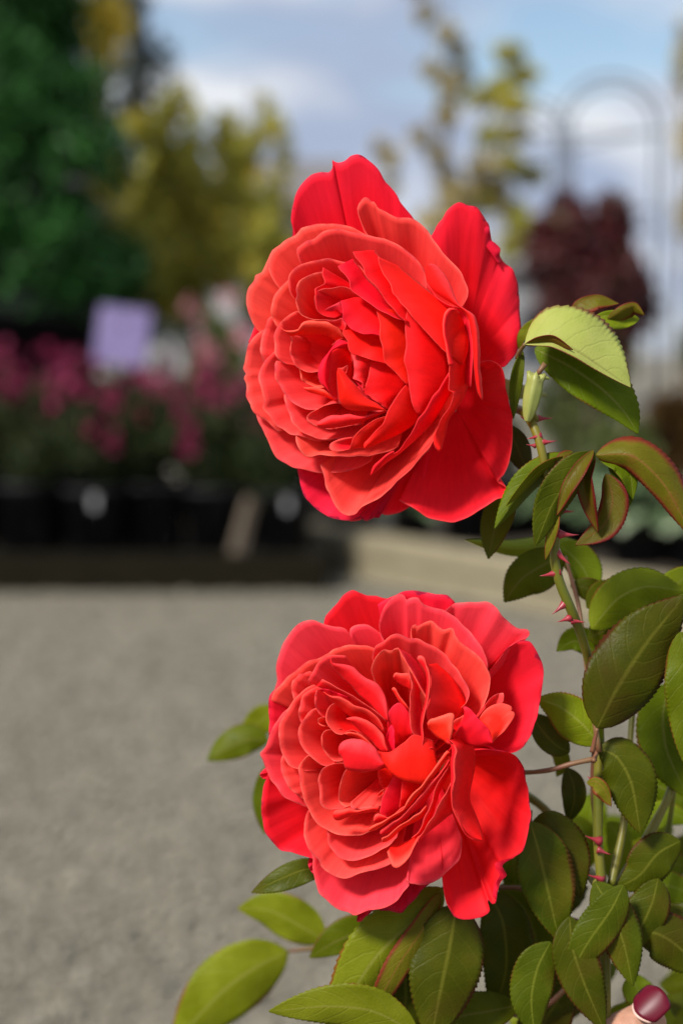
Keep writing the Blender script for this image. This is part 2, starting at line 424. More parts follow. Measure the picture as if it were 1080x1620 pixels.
# ------------------------------------------------------------------ vegetation helpers
def leaf_cloud(rng, clumps, n, size, aspect=0.5, sq=1.0, droop=0.0):
    """n small folded leaves spread through clumps [(centre, (rx, ry, rz)), ...]"""
    w = np.array([c[1][0] * c[1][2] for c in clumps]); w = w / w.sum()
    ids = rng.choice(len(clumps), n, p=w)
    C = np.array([c[0] for c in clumps])[ids]; Rr = np.array([c[1] for c in clumps])[ids]
    d = rng.normal(size=(n, 3)); d /= np.linalg.norm(d, axis=1)[:, None]
    rad = rng.random(n) ** 0.5
    P = C + d * Rr * rad[:, None]
    a = rng.normal(size=(n, 3)) + d * 0.5; a[:, 2] -= droop; a /= np.linalg.norm(a, axis=1)[:, None]
    b = np.cross(a, rng.normal(size=(n, 3))); b /= np.linalg.norm(b, axis=1)[:, None] + 1e-9
    L = size * (0.6 + 0.8 * rng.random(n))[:, None]
    nn = np.cross(a, b) * L * 0.12
    q = np.stack([P - a * L * 0.5, P + b * L * aspect * 0.5 + nn, P + a * L * 0.5, P - b * L * aspect * 0.5 + nn], axis=1)
    V = q.reshape(-1, 3)
    F = [(4 * i, 4 * i + 1, 4 * i + 2, 4 * i + 3) for i in range(n)]
    return V.tolist(), F
def clump_set(rng, c, r, k, f=0.5):
    out = []
    for _ in range(k):
        d = rng.normal(size=3); d /= np.linalg.norm(d)
        rr = rng.random() ** 0.45 * (1 - f * 0.6)
        s = f * (0.6 + 0.7 * rng.random())
        out.append((np.array(c) + d * np.array(r) * rr, tuple(np.array(r) * s)))
    return out
def limbs(rng, base, top, targets, r0):
    base, top = Vector(base), Vector(top)
    pts = [base.lerp(top, f) + Vector((rng.normal() * 0.02, rng.normal() * 0.02, 0)) * (f > 0) for f in np.linspace(0, 1, 6)]
    parts = [tube(pts, np.linspace(r0, r0 * 0.35, 6), 8)]
    for t in targets:
        t = Vector(t)
        f = min(0.95, max(0.25, (t.z - base.z) / max(0.01, (top.z - base.z)) * 0.75))
        s = base.lerp(top, f)
        mid = s.lerp(t, 0.5) + Vector((0, 0, 0.04))
        parts.append(tube([s, mid, t], [r0 * 0.4, r0 * 0.25, r0 * 0.08], 6))
    return join(*parts)
def shrub(name, loc, clumps, n, size, mat, label, cat, group=None, r0=0.015, top=None, seed=1, extra=None, aspect=0.5, trunk_name='trunk', droop=0.0):
    rng = np.random.default_rng(seed)
    root = empty(name, loc)
    tag(root, label, cat, group)
    zc = top if top else max(c[0][2] for c in clumps)
    tg = [c[0] for c in clumps[:14]]
    link(trunk_name, mesh(trunk_name, *limbs(rng, (0, 0, 0), (0, 0, zc), tg, r0)), M['bark'], root)
    link('crown', mesh('crown', *leaf_cloud(rng, clumps, n, size, aspect, droop=droop), smooth=False), M[mat], root)
    if extra:
        nm, cl, n2, s2, m2 = extra
        tag(link(nm, mesh(nm, *leaf_cloud(rng, cl, n2, s2, 0.8), smooth=False), M[m2], root), kind='stuff')
    return root
def rel(x, y, Y):
    """ground point below the pixel's ray at distance Y, and the pixel's height above ground"""
    p = at(x, y, Y)
    return (p.x, Y, 0.0), p.z
def pxm(Y): return Y / FPX

# ------------------------------------------------------------------ far background
def building(name, x0, x1, y_eave, y_ridge, Y, depth, label, wins, roof='roof', wall='wall'):
    a, b = at(x0, y_eave, Y), at(x1, y_eave, Y)
    ridge = at((x0 + x1) / 2, y_ridge, Y).z
    w = b.x - a.x; h = a.z
    root = empty(name, ((a.x + b.x) / 2, Y, 0)); tag(root, label, 'building', None)
    link('wall', mesh('wall', *box(-w / 2, 0, 0, w / 2, depth, h, 0), smooth=False), M[wall], root)
    e = 0.35
    V = [(-w / 2 - e, -e, h - 0.05), (w / 2 + e, -e, h - 0.05), (w / 2 + e, depth / 2, ridge), (-w / 2 - e, depth / 2, ridge), (-w / 2 - e, depth + e, h - 0.05), (w / 2 + e, depth + e, h - 0.05)]
    V = V + [(v[0], v[1], v[2] + 0.12) for v in V]
    F = [(0, 3, 2, 1), (3, 4, 5, 2), (6, 7, 8, 9), (9, 8, 11, 10), (0, 1, 7, 6), (4, 10, 11, 5), (1, 2, 8, 7), (2, 5, 11, 8), (0, 6, 9, 3), (3, 9, 10, 4)]
    link('roof', mesh('roof', V, F, smooth=False), M[roof], root)
    for (fx, fz, ww, hh) in wins:
        f = link('window', mesh('window', *box(-w / 2 + fx * w - ww / 2, -0.04, fz, -w / 2 + fx * w + ww / 2, 0.03, fz + hh, 0.01), smooth=False), M['white'], root)
        link('pane', mesh('pane', *box(-w / 2 + fx * w - ww / 2 + 0.06, -0.055, fz + 0.06, -w / 2 + fx * w + ww / 2 - 0.06, -0.01, fz + hh - 0.06, 0), smooth=False), M['glass'], f)
    return root
building('shop_building', 60, 510, 330, 215, 24, 8, 'grey shop building with a dark pitched roof behind the yellowing trees', [(0.2, 1.2, 0.9, 1.1), (0.5, 1.2, 0.9, 1.1), (0.8, 1.2, 0.9, 1.1)])
building('greenhouse', 570, 900, 420, 355, 30, 10, 'pale low greenhouse behind the slender autumn trees', [(0.15, 0.7, 0.8, 1.1), (0.38, 0.7, 0.8, 1.1), (0.62, 0.7, 0.8, 1.1), (0.85, 0.7, 0.8, 1.1)], 'wall')
def tree_row():
    rng = np.random.default_rng(11)
    for i, (x, yt, Y, w) in enumerate([(-60, 430, 34, 170), (520, 470, 38, 120), (965, 500, 36, 110), (1130, 490, 33, 120), (700, 480, 42, 100)]):
        loc, h = rel(x, yt, Y)
        r = w * pxm(Y) / 2
        cl = clump_set(rng, (0, 0, h * 0.6), (r, r, h * 0.42), 14, 0.45)
        lab = ['broad green tree left of the shop building roof', 'rounded green tree between shop building and greenhouse', 'low green tree beyond the dark red shrub', 'green tree at the right edge behind the orange shrub', 'green tree behind the pale greenhouse'][i]
        shrub('distant_tree', loc, cl, 1500, 0.35, 'grnleaf', lab, 'tree', 'distant trees beyond the yard', 0.15, seed=20 + i)
tree_row()
# dark far conifer and yellow tree, top left
loc, h = rel(225, -70, 16)
rng = np.random.default_rng(5)
cl = [((rng.normal() * 0.12, rng.normal() * 0.12, h * f), (0.75 * (1.05 - f) + 0.12, 0.75 * (1.05 - f) + 0.12, h * 0.035)) for f in np.linspace(0.25, 1.0, 17)]
shrub('fir_tree', loc, cl, 2600, 0.16, 'dkconifer', 'tall dark sparse fir tree rising behind the conifer shrub', 'tree', None, 0.08, top=h, seed=6, aspect=0.25)
loc, h = rel(165, 40, 12)
cl = clump_set(rng, (0, 0, h - 0.05), (0.20, 0.22, 0.42), 8, 0.5) + clump_set(rng, (0, 0, h - 0.9), (0.22, 0.2, 0.4), 4, 0.4)
shrub('yellow_tree', loc, cl, 1500, 0.07, 'yellow', 'small tree with bright yellow leaves above the conifer shrub', 'tree', None, 0.03, seed=7)

# yellowing young trees between the conifer and the roses
for i, (x, yt, Y, w, n, dens, lab) in enumerate([
        (285, 120, 9.5, 240, 95, 4600, 'bushy young tree with yellowing leaves right of the conifer shrub'),
        (400, 130, 10.5, 150, 60, 2200, 'thin young tree with grey green leaves nearest the upper bloom'),
        (215, 330, 9.0, 140, 45, 2000, 'short yellowing tree close beside the conifer shrub'),
        (430, 330, 9.0, 170, 60, 3000, 'low yellowing shrub just left of the upper bloom')]):
    loc, h = rel(x, yt, Y)
    lo = rel(x, 520, Y)[1]
    r = w * pxm(Y) / 2
    cl = clump_set(np.random.default_rng(40 + i), (0, 0, (h + lo) / 2), (r, r, (h - lo) / 2), n, 0.17)
    shrub('young_tree', loc, cl, dens, 0.075, 'yelgreen', lab, 'tree', 'young trees with yellowing leaves', 0.02, seed=50 + i, top=h)
# slender pale autumn trees against the sky
for i, (x, yt, Y, w, n, dens, mat, lab) in enumerate([
        (705, -60, 10, 85, 16, 900, 'birch', 'tall thin tree with sparse pale leaves left of the arbour'),
        (800, 75, 9.5, 105, 14, 1700, 'yelgreen', 'slender tree with olive yellow leaves beside the arbour'),
        (745, 255, 9, 120, 9, 900, 'birch', 'low spreading autumn tree above the upper bloom'),
        (600, 215, 11, 70, 7, 420, 'birch', 'faint small autumn tree behind the upper bloom'),
        (1085, 40, 10, 60, 6, 500, 'birch', 'pale autumn tree cut by the right edge')]):
    loc, h = rel(x, yt, Y)
    lo = rel(x, 400, Y)[1]
    r = w * pxm(Y) / 2
    rg = np.random.default_rng(60 + i)
    cl = []
    for k in range(n):
        f = (k + rg.random()) / n
        cl.append(((rg.normal() * r * 0.5, rg.normal() * r * 0.5, lo + (h - lo) * f), (r * 0.5, r * 0.5, (h - lo) / n * 0.75)))
    shrub('slender_tree', loc, cl, dens, 0.07, mat, lab, 'tree', 'slender autumn trees against the sky', 0.014, seed=70 + i, top=h, droop=0.6)
# dark red shrub
loc, h = rel(930, 283, 8)
lo = rel(930, 600, 8)[1]
cl = clump_set(np.random.default_rng(80), (0, 0, (h + lo) / 2), (0.30, 0.30, (h - lo) / 2), 46, 0.36)
shrub('smoke_bush', loc, cl, 9500, 0.075, 'smoke', 'dark red leaved shrub below the metal arbour', 'shrub', None, 0.02, seed=81)
# metal arbour: two hoops joined by rungs
def arbour():
    c = at(962, 560, 10.5); c.z = 0
    root = empty('garden_arbour', c)
    tag(root, 'grey metal garden arbour with two rounded hoops above the dark red shrub', 'arbour')
    top = at(960, 128, 10.5).z
    hw = 76 * pxm(10.5)
    for dx, dy in ((0, 0), (-0.44, 0.9)):
        for off in (-0.035, 0.035):
            sc = 1 + off / hw
            pts = [(dx - hw * sc, dy, 0.0), (dx - hw * sc, dy, top - hw)]
            pts += [(dx - hw * sc * math.cos(a), dy, top - hw + hw * sc * math.sin(a)) for a in np.linspace(0.15, math.pi - 0.15, 16)]
            pts += [(dx + hw * sc, dy, top - hw), (dx + hw * sc, dy, 0.0)]
            link('hoop', mesh('hoop', *tube(pts, [0.012] * len(pts), 8)), M['metal'], root)
        for z in (top - hw - 0.02, top - 2.6 * hw, top - 4.4 * hw):
            link('rung', mesh('rung', *tube([(dx - hw, dy, z), (dx + hw, dy, z)], [0.009] * 2, 8)), M['metal'], root)
    for s in (-1, 1):
        for z in (top - hw, top - 3 * hw):
            link('crossbar', mesh('crossbar', *tube([(s * hw, 0, z), (-0.44 + s * hw, 0.9, z)], [0.010] * 2, 8)), M['metal'], root)
arbour()

# ------------------------------------------------------------------ timber beds
def sleeper_bed(name, p0, p1, h, mat, label, back, courses):
    p0, p1 = Vector((p0[0], p0[1], 0)), Vector((p1[0], p1[1], 0))
    d = p1 - p0; L = d.length
    root = empty(name, p0, math.atan2(d.y, d.x))
    tag(root, label, 'raised bed', 'timber edged beds')
    z = 0.0
    for k in range(courses):
        hh = h / courses
        prt = -0.012 if k == courses - 1 else 0.0
        nseg = max(1, round(L / 2.2))
        for s in range(nseg):
            link('sleeper', mesh('sleeper', *box(L * s / nseg + 0.003, prt, z + 0.002, L * (s + 1) / nseg - 0.003, 0.13, z + hh - 0.008, 0.008), smooth=False), M[mat], root)
        z += hh
    link('soil', mesh('soil', *box(0.02, 0.133, 0.0, L - 0.02, back, h - 0.03, 0), smooth=False), M['soil'], root)
    return root
sleeper_bed('raised_bed', (-4.2, 6.75), (-0.05, 6.75), 0.155, 'dark_wood', 'long low bed edged with dark timber under the pots of crimson flowers', 2.6, 1)
pa, pb = at(455, 893, 7.45), at(1200, 1052, 5.2)
sleeper_bed('raised_bed', (pa.x, 7.6), (pb.x, 5.35), 0.20, 'wood', 'bed edged with weathered tan timber running diagonally behind the lower bloom', 2.5, 2)

# ------------------------------------------------------------------ pots
def nursery_pot(root, r, h, name='pot'):
    V, F = lathe([(0.0, 0.0), (r * 0.78, 0.0), (r * 0.96, h * 0.9), (r * 1.04, h * 0.9), (r * 1.05, h), (r * 0.97, h), (r * 0.95, h * 0.86), (0.0, h * 0.86)], 22)
    p = link(name, mesh(name, V, F), M['pot'], root)
    V, F = lathe([(r * 0.945, h * 0.85), (r * 0.5, h * 0.885), (0.0, h * 0.89)], 18)
    link('potting_soil', mesh('potting_soil', V, F), M['soil'], p)
    return p
def flowering_plant():
    rng = np.random.default_rng(90)
    root = empty('potted_plant')
    h = 0.29
    p = nursery_pot(root, 0.135, h)
    cl = clump_set(rng, (0, 0, h + 0.20), (0.20, 0.19, 0.22), 20, 0.42)
    link('foliage', mesh('foliage', *leaf_cloud(rng, cl, 2600, 0.05, 0.4), smooth=False), M['plantgreen'], root)
    link('stem', mesh('stem', *limbs(rng, (0, 0, h * 0.85), (0, 0, h + 0.25), [c[0] for c in cl[:12]], 0.006)), M['bark'], root)
    cl2 = [((rng.normal() * 0.11, rng.normal() * 0.09, h + 0.14 + rng.random() * 0.36), (0.045, 0.045, 0.055)) for _ in range(13)]
    tag(link('flowers', mesh('flowers', *leaf_cloud(rng, cl2, 430, 0.030, 0.9), smooth=False), M['pinkflower'], root), kind='stuff')
    V, F = box(-0.012, -0.139, h * 0.70, 0.014, -0.134, h * 0.92, 0.001)
    return root, mesh('pot_label', V, F, smooth=False)
proto, lab_me = flowering_plant()
def copy_tree(o, parent=None):
    c = o.copy(); col.objects.link(c)
    if parent is not None: c.parent = parent
    for ch in o.children: copy_tree(ch, c)
    return c
POTS = [(42, 7.05, 0.3, 1.02, 0, 'pot of crimson flowers at the left edge of the dark timber bed'),
        (147, 7.0, 2.2, 0.98, 1, 'pot of crimson flowers with a white label, below the lilac sign'),
        (248, 7.1, 4.0, 1.0, 0, 'pot of crimson flowers in the middle of the front row'),
        (338, 7.05, 1.2, 0.95, 0, 'pot of crimson flowers left of the leaning pale stake'),
        (448, 7.0, 5.2, 0.93, 1, 'pot of crimson flowers with a white label, at the corner of the dark timber bed'),
        (-62, 7.05, 3.1, 1.0, 0, 'pot of crimson flowers cut off by the left edge'),
        (95, 7.5, 0.9, 1.12, 0, 'crimson flowering plant in the second row left of the lilac sign'),
        (200, 7.55, 3.6, 1.08, 0, 'crimson flowering plant in the second row behind the lilac sign'),
        (-10, 7.5, 5.9, 1.15, 0, 'crimson flowering plant in the second row at the left edge'),
        (395, 7.6, 2.7, 1.02, 0, 'crimson flowering plant in the second row behind the leaning stake')]
for i, (x, Y, rz, s, wl, lab) in enumerate(POTS):
    o = proto if i == 0 else copy_tree(proto)
    o.location = ((x - 540) * Y / FPX, Y, 0.127)
    o.scale = (s, s, s)
    tag(o, lab, 'potted plant', 'pots of crimson flowers on the dark timber bed')
    o.rotation_euler = (0, 0, rz)
    if wl:
        l = link('pot_label', lab_me, M['white'], o)
        l.rotation_euler = (0, 0, -rz + 0.15)
# pale pink flowers further back
for i, (x, yt, Y, lab) in enumerate([(340, 470, 8.2, 'pale pink flowering shrub left of the upper bloom'), (285, 560, 8.0, 'pale pink flowering shrub right of the lilac sign')]):
    loc, h = rel(x, yt, Y)
    rg = np.random.default_rng(95 + i)
    cl = clump_set(rg, (0, 0, h - 0.32), (0.17, 0.17, 0.3), 14, 0.4)
    cl2 = [((rg.normal() * 0.09, rg.normal() * 0.07 - 0.08, h - rg.random() * 0.45), (0.06, 0.06, 0.06)) for _ in range(14)]
    shrub('flowering_shrub', loc, cl, 1600, 0.055, 'grnleaf', lab, 'shrub', 'pale pink flowering shrubs', 0.01, seed=97 + i, extra=('flowers', cl2, 260, 0.035, 'palepink'))
def hedge():
    a, b = at(-160, 578, 9.0), at(520, 578, 9.0)
    root = empty('hedge', ((a.x + b.x) / 2, 9.0, 0)); tag(root, 'dark clipped hedge closing the back of the dark timber bed', 'hedge')
    rng = np.random.default_rng(150)
    w = (b.x - a.x) / 2
    cl = [((rng.uniform(-w, w), rng.uniform(-0.2, 0.2), rng.uniform(0.06, a.z - 0.1)), (0.14, 0.12, 0.12)) for _ in range(230)]
    link('foliage', mesh('foliage', *leaf_cloud(rng, cl, 14000, 0.06, 0.55), smooth=False), M['plantgreen'], root)
    link('stem', mesh('stem', *limbs(rng, (0, 0, 0), (0, 0, a.z * 0.8), [c[0] for c in cl[:30]], 0.02)), M['bark'], root)
hedge()
# big black planter with the conifer
def planter():
    Y = 8.3
    a = at(-190, 468, Y); b = at(165, 468, Y)
    w = b.x - a.x; h = a.z
    root = empty('conifer_planter', ((a.x + b.x) / 2, Y, 0))
    tag(root, 'large black planter with a dense dark green conifer behind the crimson flowers', 'planter')
    r = w / 2
    V, F = lathe([(0, 0), (r * 0.80, 0), (r * 0.95, h * 0.88), (r * 1.0, h * 0.88), (r * 1.0, h), (r * 0.93, h), (r * 0.92, h * 0.93), (0, h * 0.93)], 32)
    link('pot', mesh('pot', V, F), M['pot'], root)
    rng = np.random.default_rng(101)
    top = at(0, -330, Y).z
    cl = []
    for k in range(240):
        f = rng.random() ** 0.9 if k > 40 else rng.random() * 0.12
        a_ = rng.random() * 6.28
        rr = (0.50 * (1 - f) ** 0.66 + 0.05) * (0.55 + 0.55 * rng.random())
        cl.append(((0.06 + rr * math.cos(a_), rr * math.sin(a_), h + (top - h) * f), (0.20, 0.20, 0.17)))
    link('trunk', mesh('trunk', *limbs(rng, (0, 0, h * 0.9), (0, 0, top), [c[0] for c in cl[:40]], 0.03)), M['bark'], root)
    link('crown', mesh('crown', *leaf_cloud(rng, cl, 34000, 0.085, 0.32), smooth=False), M['conifer'], root)
planter()
# lilac plant sign on a stake
def sign():
    Y = 7.32
    c = at(194, 531, Y)
    root = empty('plant_sign', (c.x, Y, 0.12)); tag(root, 'lilac rectangular plant sign standing among the crimson flowers', 'sign')
    w, h = 82 * pxm(Y), 92 * pxm(Y)
    z = c.z - 0.12
    V, F = box(-w / 2, 0, -h / 2, w / 2, 0.006, h / 2, 0.002)
    m = Matrix.Translation((0, 0, z)) @ Matrix.Rotation(R(7), 4, 'Y') @ Matrix.Rotation(R(-14), 4, 'X')
    link('sign_board', mesh('sign_board', [m @ v for v in V], F, smooth=False), M['lilac'], root)
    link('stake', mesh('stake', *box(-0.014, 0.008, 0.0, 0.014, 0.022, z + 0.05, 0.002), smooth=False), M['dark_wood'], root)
sign()
a, b = at(372, 893, 6.9), at(398, 800, 6.98)
V, F = tube([(0, 0, 0), (b.x - a.x, 0.08, b.z - a.z)], [0.032, 0.030], 4)
o = link('wooden_stake', mesh('wooden_stake', V, F, smooth=False), M['bark']); o.location = (a.x, 6.9, max(0.125, a.z))
tag(o, 'short pale wooden stake leaning between two black pots', 'stake')
# pale variegated plants in the right hand bed
def hosta():
    rng = np.random.default_rng(120)
    root = empty('variegated_plant')
    nursery_pot(root, 0.11, 0.17)
    V, F = [], []
    for k in range(70):
        a = rng.random() * 6.28; e = 0.25 + rng.random() * 1.1
        L = 0.13 + 0.08 * rng.random(); w = 0.035 + 0.02 * rng.random()
        side = Vector((-math.sin(a), math.cos(a), 0))
        rows = []
        for s in range(6):
            f = s / 5
            rr = L * f * math.cos(e * (1 - 0.5 * f)); zz = 0.15 + L * (math.sin(e) * f * 1.1 - 0.5 * f * f)
            c = Vector((rr * math.cos(a), rr * math.sin(a), zz))
            ww = w * math.sin(math.pi * min(0.98, f * 0.85 + 0.1)) * (f > 0.1) + 0.003
            rows += [c - side * ww + Vector((0, 0, 0.01)), c, c + side * ww + Vector((0, 0, 0.01))]
        V, F = join((V, F), (rows, [(s * 3 + q, s * 3 + q + 1, s * 3 + q + 4, s * 3 + q + 3) for s in range(5) for q in (0, 1)]))
    link('foliage', mesh('foliage', V, F), M['hosta'], root)
    return root
hp = hosta()
for i, (x, y, Y, rz, s, lab) in enumerate([
        (652, 828, 7.2, 0.0, 0.9, 'pale variegated plant peeping out below the upper bloom'),
        (905, 835, 6.7, 1.9, 1.2, 'pale variegated plant behind the thorny cane'),
        (1015, 858, 6.3, 3.3, 1.25, 'pale variegated plant at the right behind the rose leaves'),
        (1110, 850, 6.2, 4.4, 1.2, 'pale variegated plant cut by the right edge')]):
    o = hp if i == 0 else copy_tree(hp)
    o.location = ((x - 540) * Y / FPX, Y, 0.165); o.rotation_euler = (0, 0, rz); o.scale = (s, s, s)
    tag(o, lab, 'potted plant', 'pale variegated plants in the tan timber bed')
# empty black pots and a low orange shrub on the right
def black_pot():
    root = empty('nursery_pot'); nursery_pot(root, 0.15, 0.30); return root
bp = black_pot()
for i, (x, Y, s, lab) in enumerate([(745, 7.1, 0.9, 'black nursery pot just right of the pale plant under the upper bloom'), (820, 7.3, 0.9, 'black nursery pot behind the lowest petal of the upper bloom'), (560, 7.9, 1.0, 'black nursery pot in the shade under the upper bloom'), (960, 6.95, 1.0, 'black nursery pot between the two right hand variegated plants')]):
    o = bp if i == 0 else copy_tree(bp)
    o.location = ((x - 540) * Y / FPX, Y, 0.165); o.scale = (s, s, s)
    tag(o, lab, 'pot', 'black nursery pots on the tan timber bed')
for i, (x, yt, Y, w, mat, lab) in enumerate([(1060, 590, 8.5, 130, 'orange', 'low orange and brown shrub at the right edge'), (900, 560, 9.5, 170, 'grnleaf', 'dark green shrub below the dark red shrub'), (985, 640, 8.0, 130, 'grnleaf', 'olive shrub left of the orange shrub'), (760, 600, 9.0, 160, 'plantgreen', 'dark green shrub hidden behind the upper bloom')]):
    loc, h = rel(x, yt, Y); r = w * pxm(Y) / 2
    cl = clump_set(np.random.default_rng(130 + i), (0, 0, h * 0.6), (r, r, h * 0.42), 16, 0.4)
    shrub('low_shrub', loc, cl, 2200, 0.06, mat, lab, 'shrub', 'low shrubs in the right hand bed', 0.012, seed=140 + i)
# ------------------------------------------------------------------ the rose bush
CROP = {'P': (0, 0, 1.0), 'W': (370, 230, 2.2979), '1': (380, 340, 3.6), '2': (540, 240, 3.6), '3': (380, 540, 3.6), '4': (540, 540, 3.6),
        'L': (390, 910, 2.2041), '5': (400, 930, 3.6), '6': (580, 930, 3.6), '7': (400, 1170, 3.6), '8': (580, 1170, 3.6)}
def conv(crop, pts):
    ox, oy, s = CROP[crop]
    return [(ox + p[0] / s, oy + p[1] / s) + tuple(p[2:]) for p in pts]
def prof(z, n):
    z = [z] if isinstance(z, (int, float)) else list(z)
    return np.interp(np.linspace(0, 1, n), np.linspace(0, 1, len(z)), z)
SEED = [0]
def petal(bloom, crop, rim, z, root=None, zr=-170.0, kind='c', p=1.25, lip=10.0, wave=3.0, b=0.0, inner=None, keep=0.16, label=None, drop=6.0, nv=18, name='petal'):
    """a petal lofted from its claw deep in the flower (root, or the inner curve) to its rim; z is depth in pixels of 0.2 mm"""
    SEED[0] += 1
    rnd = random.Random(SEED[0])
    rm = conv(crop, rim)
    L = sum(math.dist(rm[i], rm[i + 1]) for i in range(len(rm) - 1))
    nu = int(min(110, max(26, L / 4.5)))
    Rm = catmull([q[:2] for q in rm], nu)
    u = np.linspace(0, 1, nu)
    jr = np.random.default_rng(SEED[0])
    tg = np.gradient(Rm, axis=0); tg /= np.linalg.norm(tg, axis=1)[:, None] + 1e-9
    jn = np.interp(np.linspace(0, L, nu), np.arange(0, L + 30, 14), jr.normal(size=len(np.arange(0, L + 30, 14)))) * 0.9
    Rm = Rm + np.stack([tg[:, 1], -tg[:, 0]], axis=1) * jn[:, None]
    zt = prof(z, nu) - drop * np.abs(2 * u - 1) ** 5
    if inner is not None:
        In = catmull([q[:2] for q in conv(crop, inner)], nu)
    else:
        rt = np.array(root)
        In = rt + keep * (Rm - Rm.mean(axis=0))
    zi = prof(zr, nu) - (45 if inner is None else 0)
    ph = [rnd.uniform(0, 6.28) for _ in range(4)]
    fr = [rnd.uniform(1.2, 2.4), rnd.uniform(3, 5), rnd.uniform(6, 9)]
    V, UV = [], []
    for j in range(nv):
        v = (j / (nv - 1)) ** 0.75
        vv = v ** p
        xy = In * (1 - v) + Rm * v
        zz = zi * (1 - vv) + zt * vv + b * 4 * v * (1 - v)
        zz = zz - 0.5 * lip * max(0.0, (v - 0.80) / 0.20) ** 2
        und = np.sin(6.28 * fr[0] * u + ph[0]) + 0.4 * np.sin(6.28 * fr[1] * u + ph[1]) * v + 0.15 * np.sin(6.28 * fr[2] * u + ph[2]) * v ** 4
        zz = zz + wave * und * v
        for i in range(nu):
            V.append(px(xy[i, 0], xy[i, 1], zz[i])); UV.append((u[i] * L / 300 + SEED[0] * 0.37, v))
    F = []
    for j in range(nv - 1):
        for i in range(nu - 1):
            F.append((j * nu + i, j * nu + i + 1, (j + 1) * nu + i + 1, (j + 1) * nu + i))
    me = mesh(name, V, F, UV)
    o = link(name, me, PET[kind], bloom)
    s = o.modifiers.new('thickness', 'SOLIDIFY'); s.thickness = 0.00014; s.offset = 0
    if label: o['label'] = label
    return o

def leaf(bush, mid, wa, wb, kind='mid', za=0.0, zb=0.0, petiole=None, nl=76, serr=0.032, fold=0.0, label=None, name='leaf'):
    """mid: midrib from base to tip as (x, y, z); wa / wb: half widths in px on its left / right, za / zb: depth of those edges"""
    SEED[0] += 1
    rnd = random.Random(SEED[0])
    m = [(q + (0,))[:3] for q in mid]
    C = catmull(m, nl)
    T = np.gradient(C[:, :2], axis=0)
    T /= np.linalg.norm(T, axis=1)[:, None] + 1e-9
    PRP = np.stack([T[:, 1], -T[:, 0]], axis=1)
    t = np.linspace(0, 1, nl)
    w = (t ** 0.66) * ((1 - t) ** 0.92); w /= w.max()
    K = 6
    V, UV = [], []
    ph = rnd.uniform(0, 6); wa *= rnd.uniform(0.92, 1.06); wb *= rnd.uniform(0.92, 1.06)
    rowlen = 2 * K + 1
    for i in range(nl):
        for k in range(-K, K + 1):
            a = abs(k) / K
            W, Z = (wa, za) if k > 0 else (wb, zb)
            e = 1.0
            sh = 0.0
            if abs(k) == K and serr:
                e = 1 + serr * (-0.5, 0.25, 1.0)[i % 3]; sh = (0.0, 0.6, 1.2)[i % 3]
            off = W * w[i] * a * e
            sgn = 1 if k > 0 else -1
            x, y = C[i, :2] + PRP[i] * sgn * off + T[i] * sh * 1.5
            z = C[i, 2] + Z * w[i] * a ** 1.4 + 0.13 * W * math.sin(t[i] * 12 + ph + sgn) * a * a * w[i] + fold * w[i] * (1 - (1 - a) ** 2)
            V.append(px(x, y, z)); UV.append((t[i] + SEED[0], 0.5 + 0.5 * sgn * a))
    F = []
    for i in range(nl - 1):
        for k in range(rowlen - 1):
            F.append((i * rowlen + k, i * rowlen + k + 1, (i + 1) * rowlen + k + 1, (i + 1) * rowlen + k))
    o = link(name, mesh(name, V, F, UV), LEAF[kind], bush, True)
    s = o.modifiers.new('thickness', 'SOLIDIFY'); s.thickness = 0.00028; s.offset = 0
    if label: o['label'] = label
    if petiole:
        pts = catmull([(q + (0,))[:3] for q in petiole] + [m[0]], 10)
        link('petiole', mesh('petiole', *tube([px(*q) for q in pts], np.linspace(0.0009, 0.0006, 10), 7)), M['redstem'], o)
    return o
def cane(bush, pts, r0, r1, mat='stem', n=40, name='cane'):
    if name == 'petiole' and pts[0][1] > 1300: pts = [(p[0], p[1], p[2] * 1.5) for p in pts]
    C = catmull([(q + (0,))[:3] for q in pts], n)
    rr = np.linspace(r0, r1, n) * (1 + 0.06 * np.sin(np.linspace(0, 25, n)))
    return link(name, mesh(name, *tube([px(*q) for q in C], rr, 12)), M[mat], bush, True)
def thorn(parent, base, tip):
    a, b = px(*base), px(*tip)
    L = (b - a)
    pts = [a + L * s + Vector((0, 0, -0.12)) * (s * s) * L.length * 1.5 * (1 - s) for s in (-0.1, 0.12, 0.4, 0.7, 1.0)]
    rr = [L.length * q for q in (0.34, 0.22, 0.11, 0.055, 0.008)]
    return link('thorn', mesh('thorn', *tube(pts, rr, 8)), M['thorn'], parent)

ground_pt = px(958, 1700, -190)
bush = empty('rose_bush', (ground_pt.x, ground_pt.y + 0.02, 0.0))
tag(bush, 'rose bush with two large coral red double blooms, thorny green canes and red edged leaves', 'rose bush')

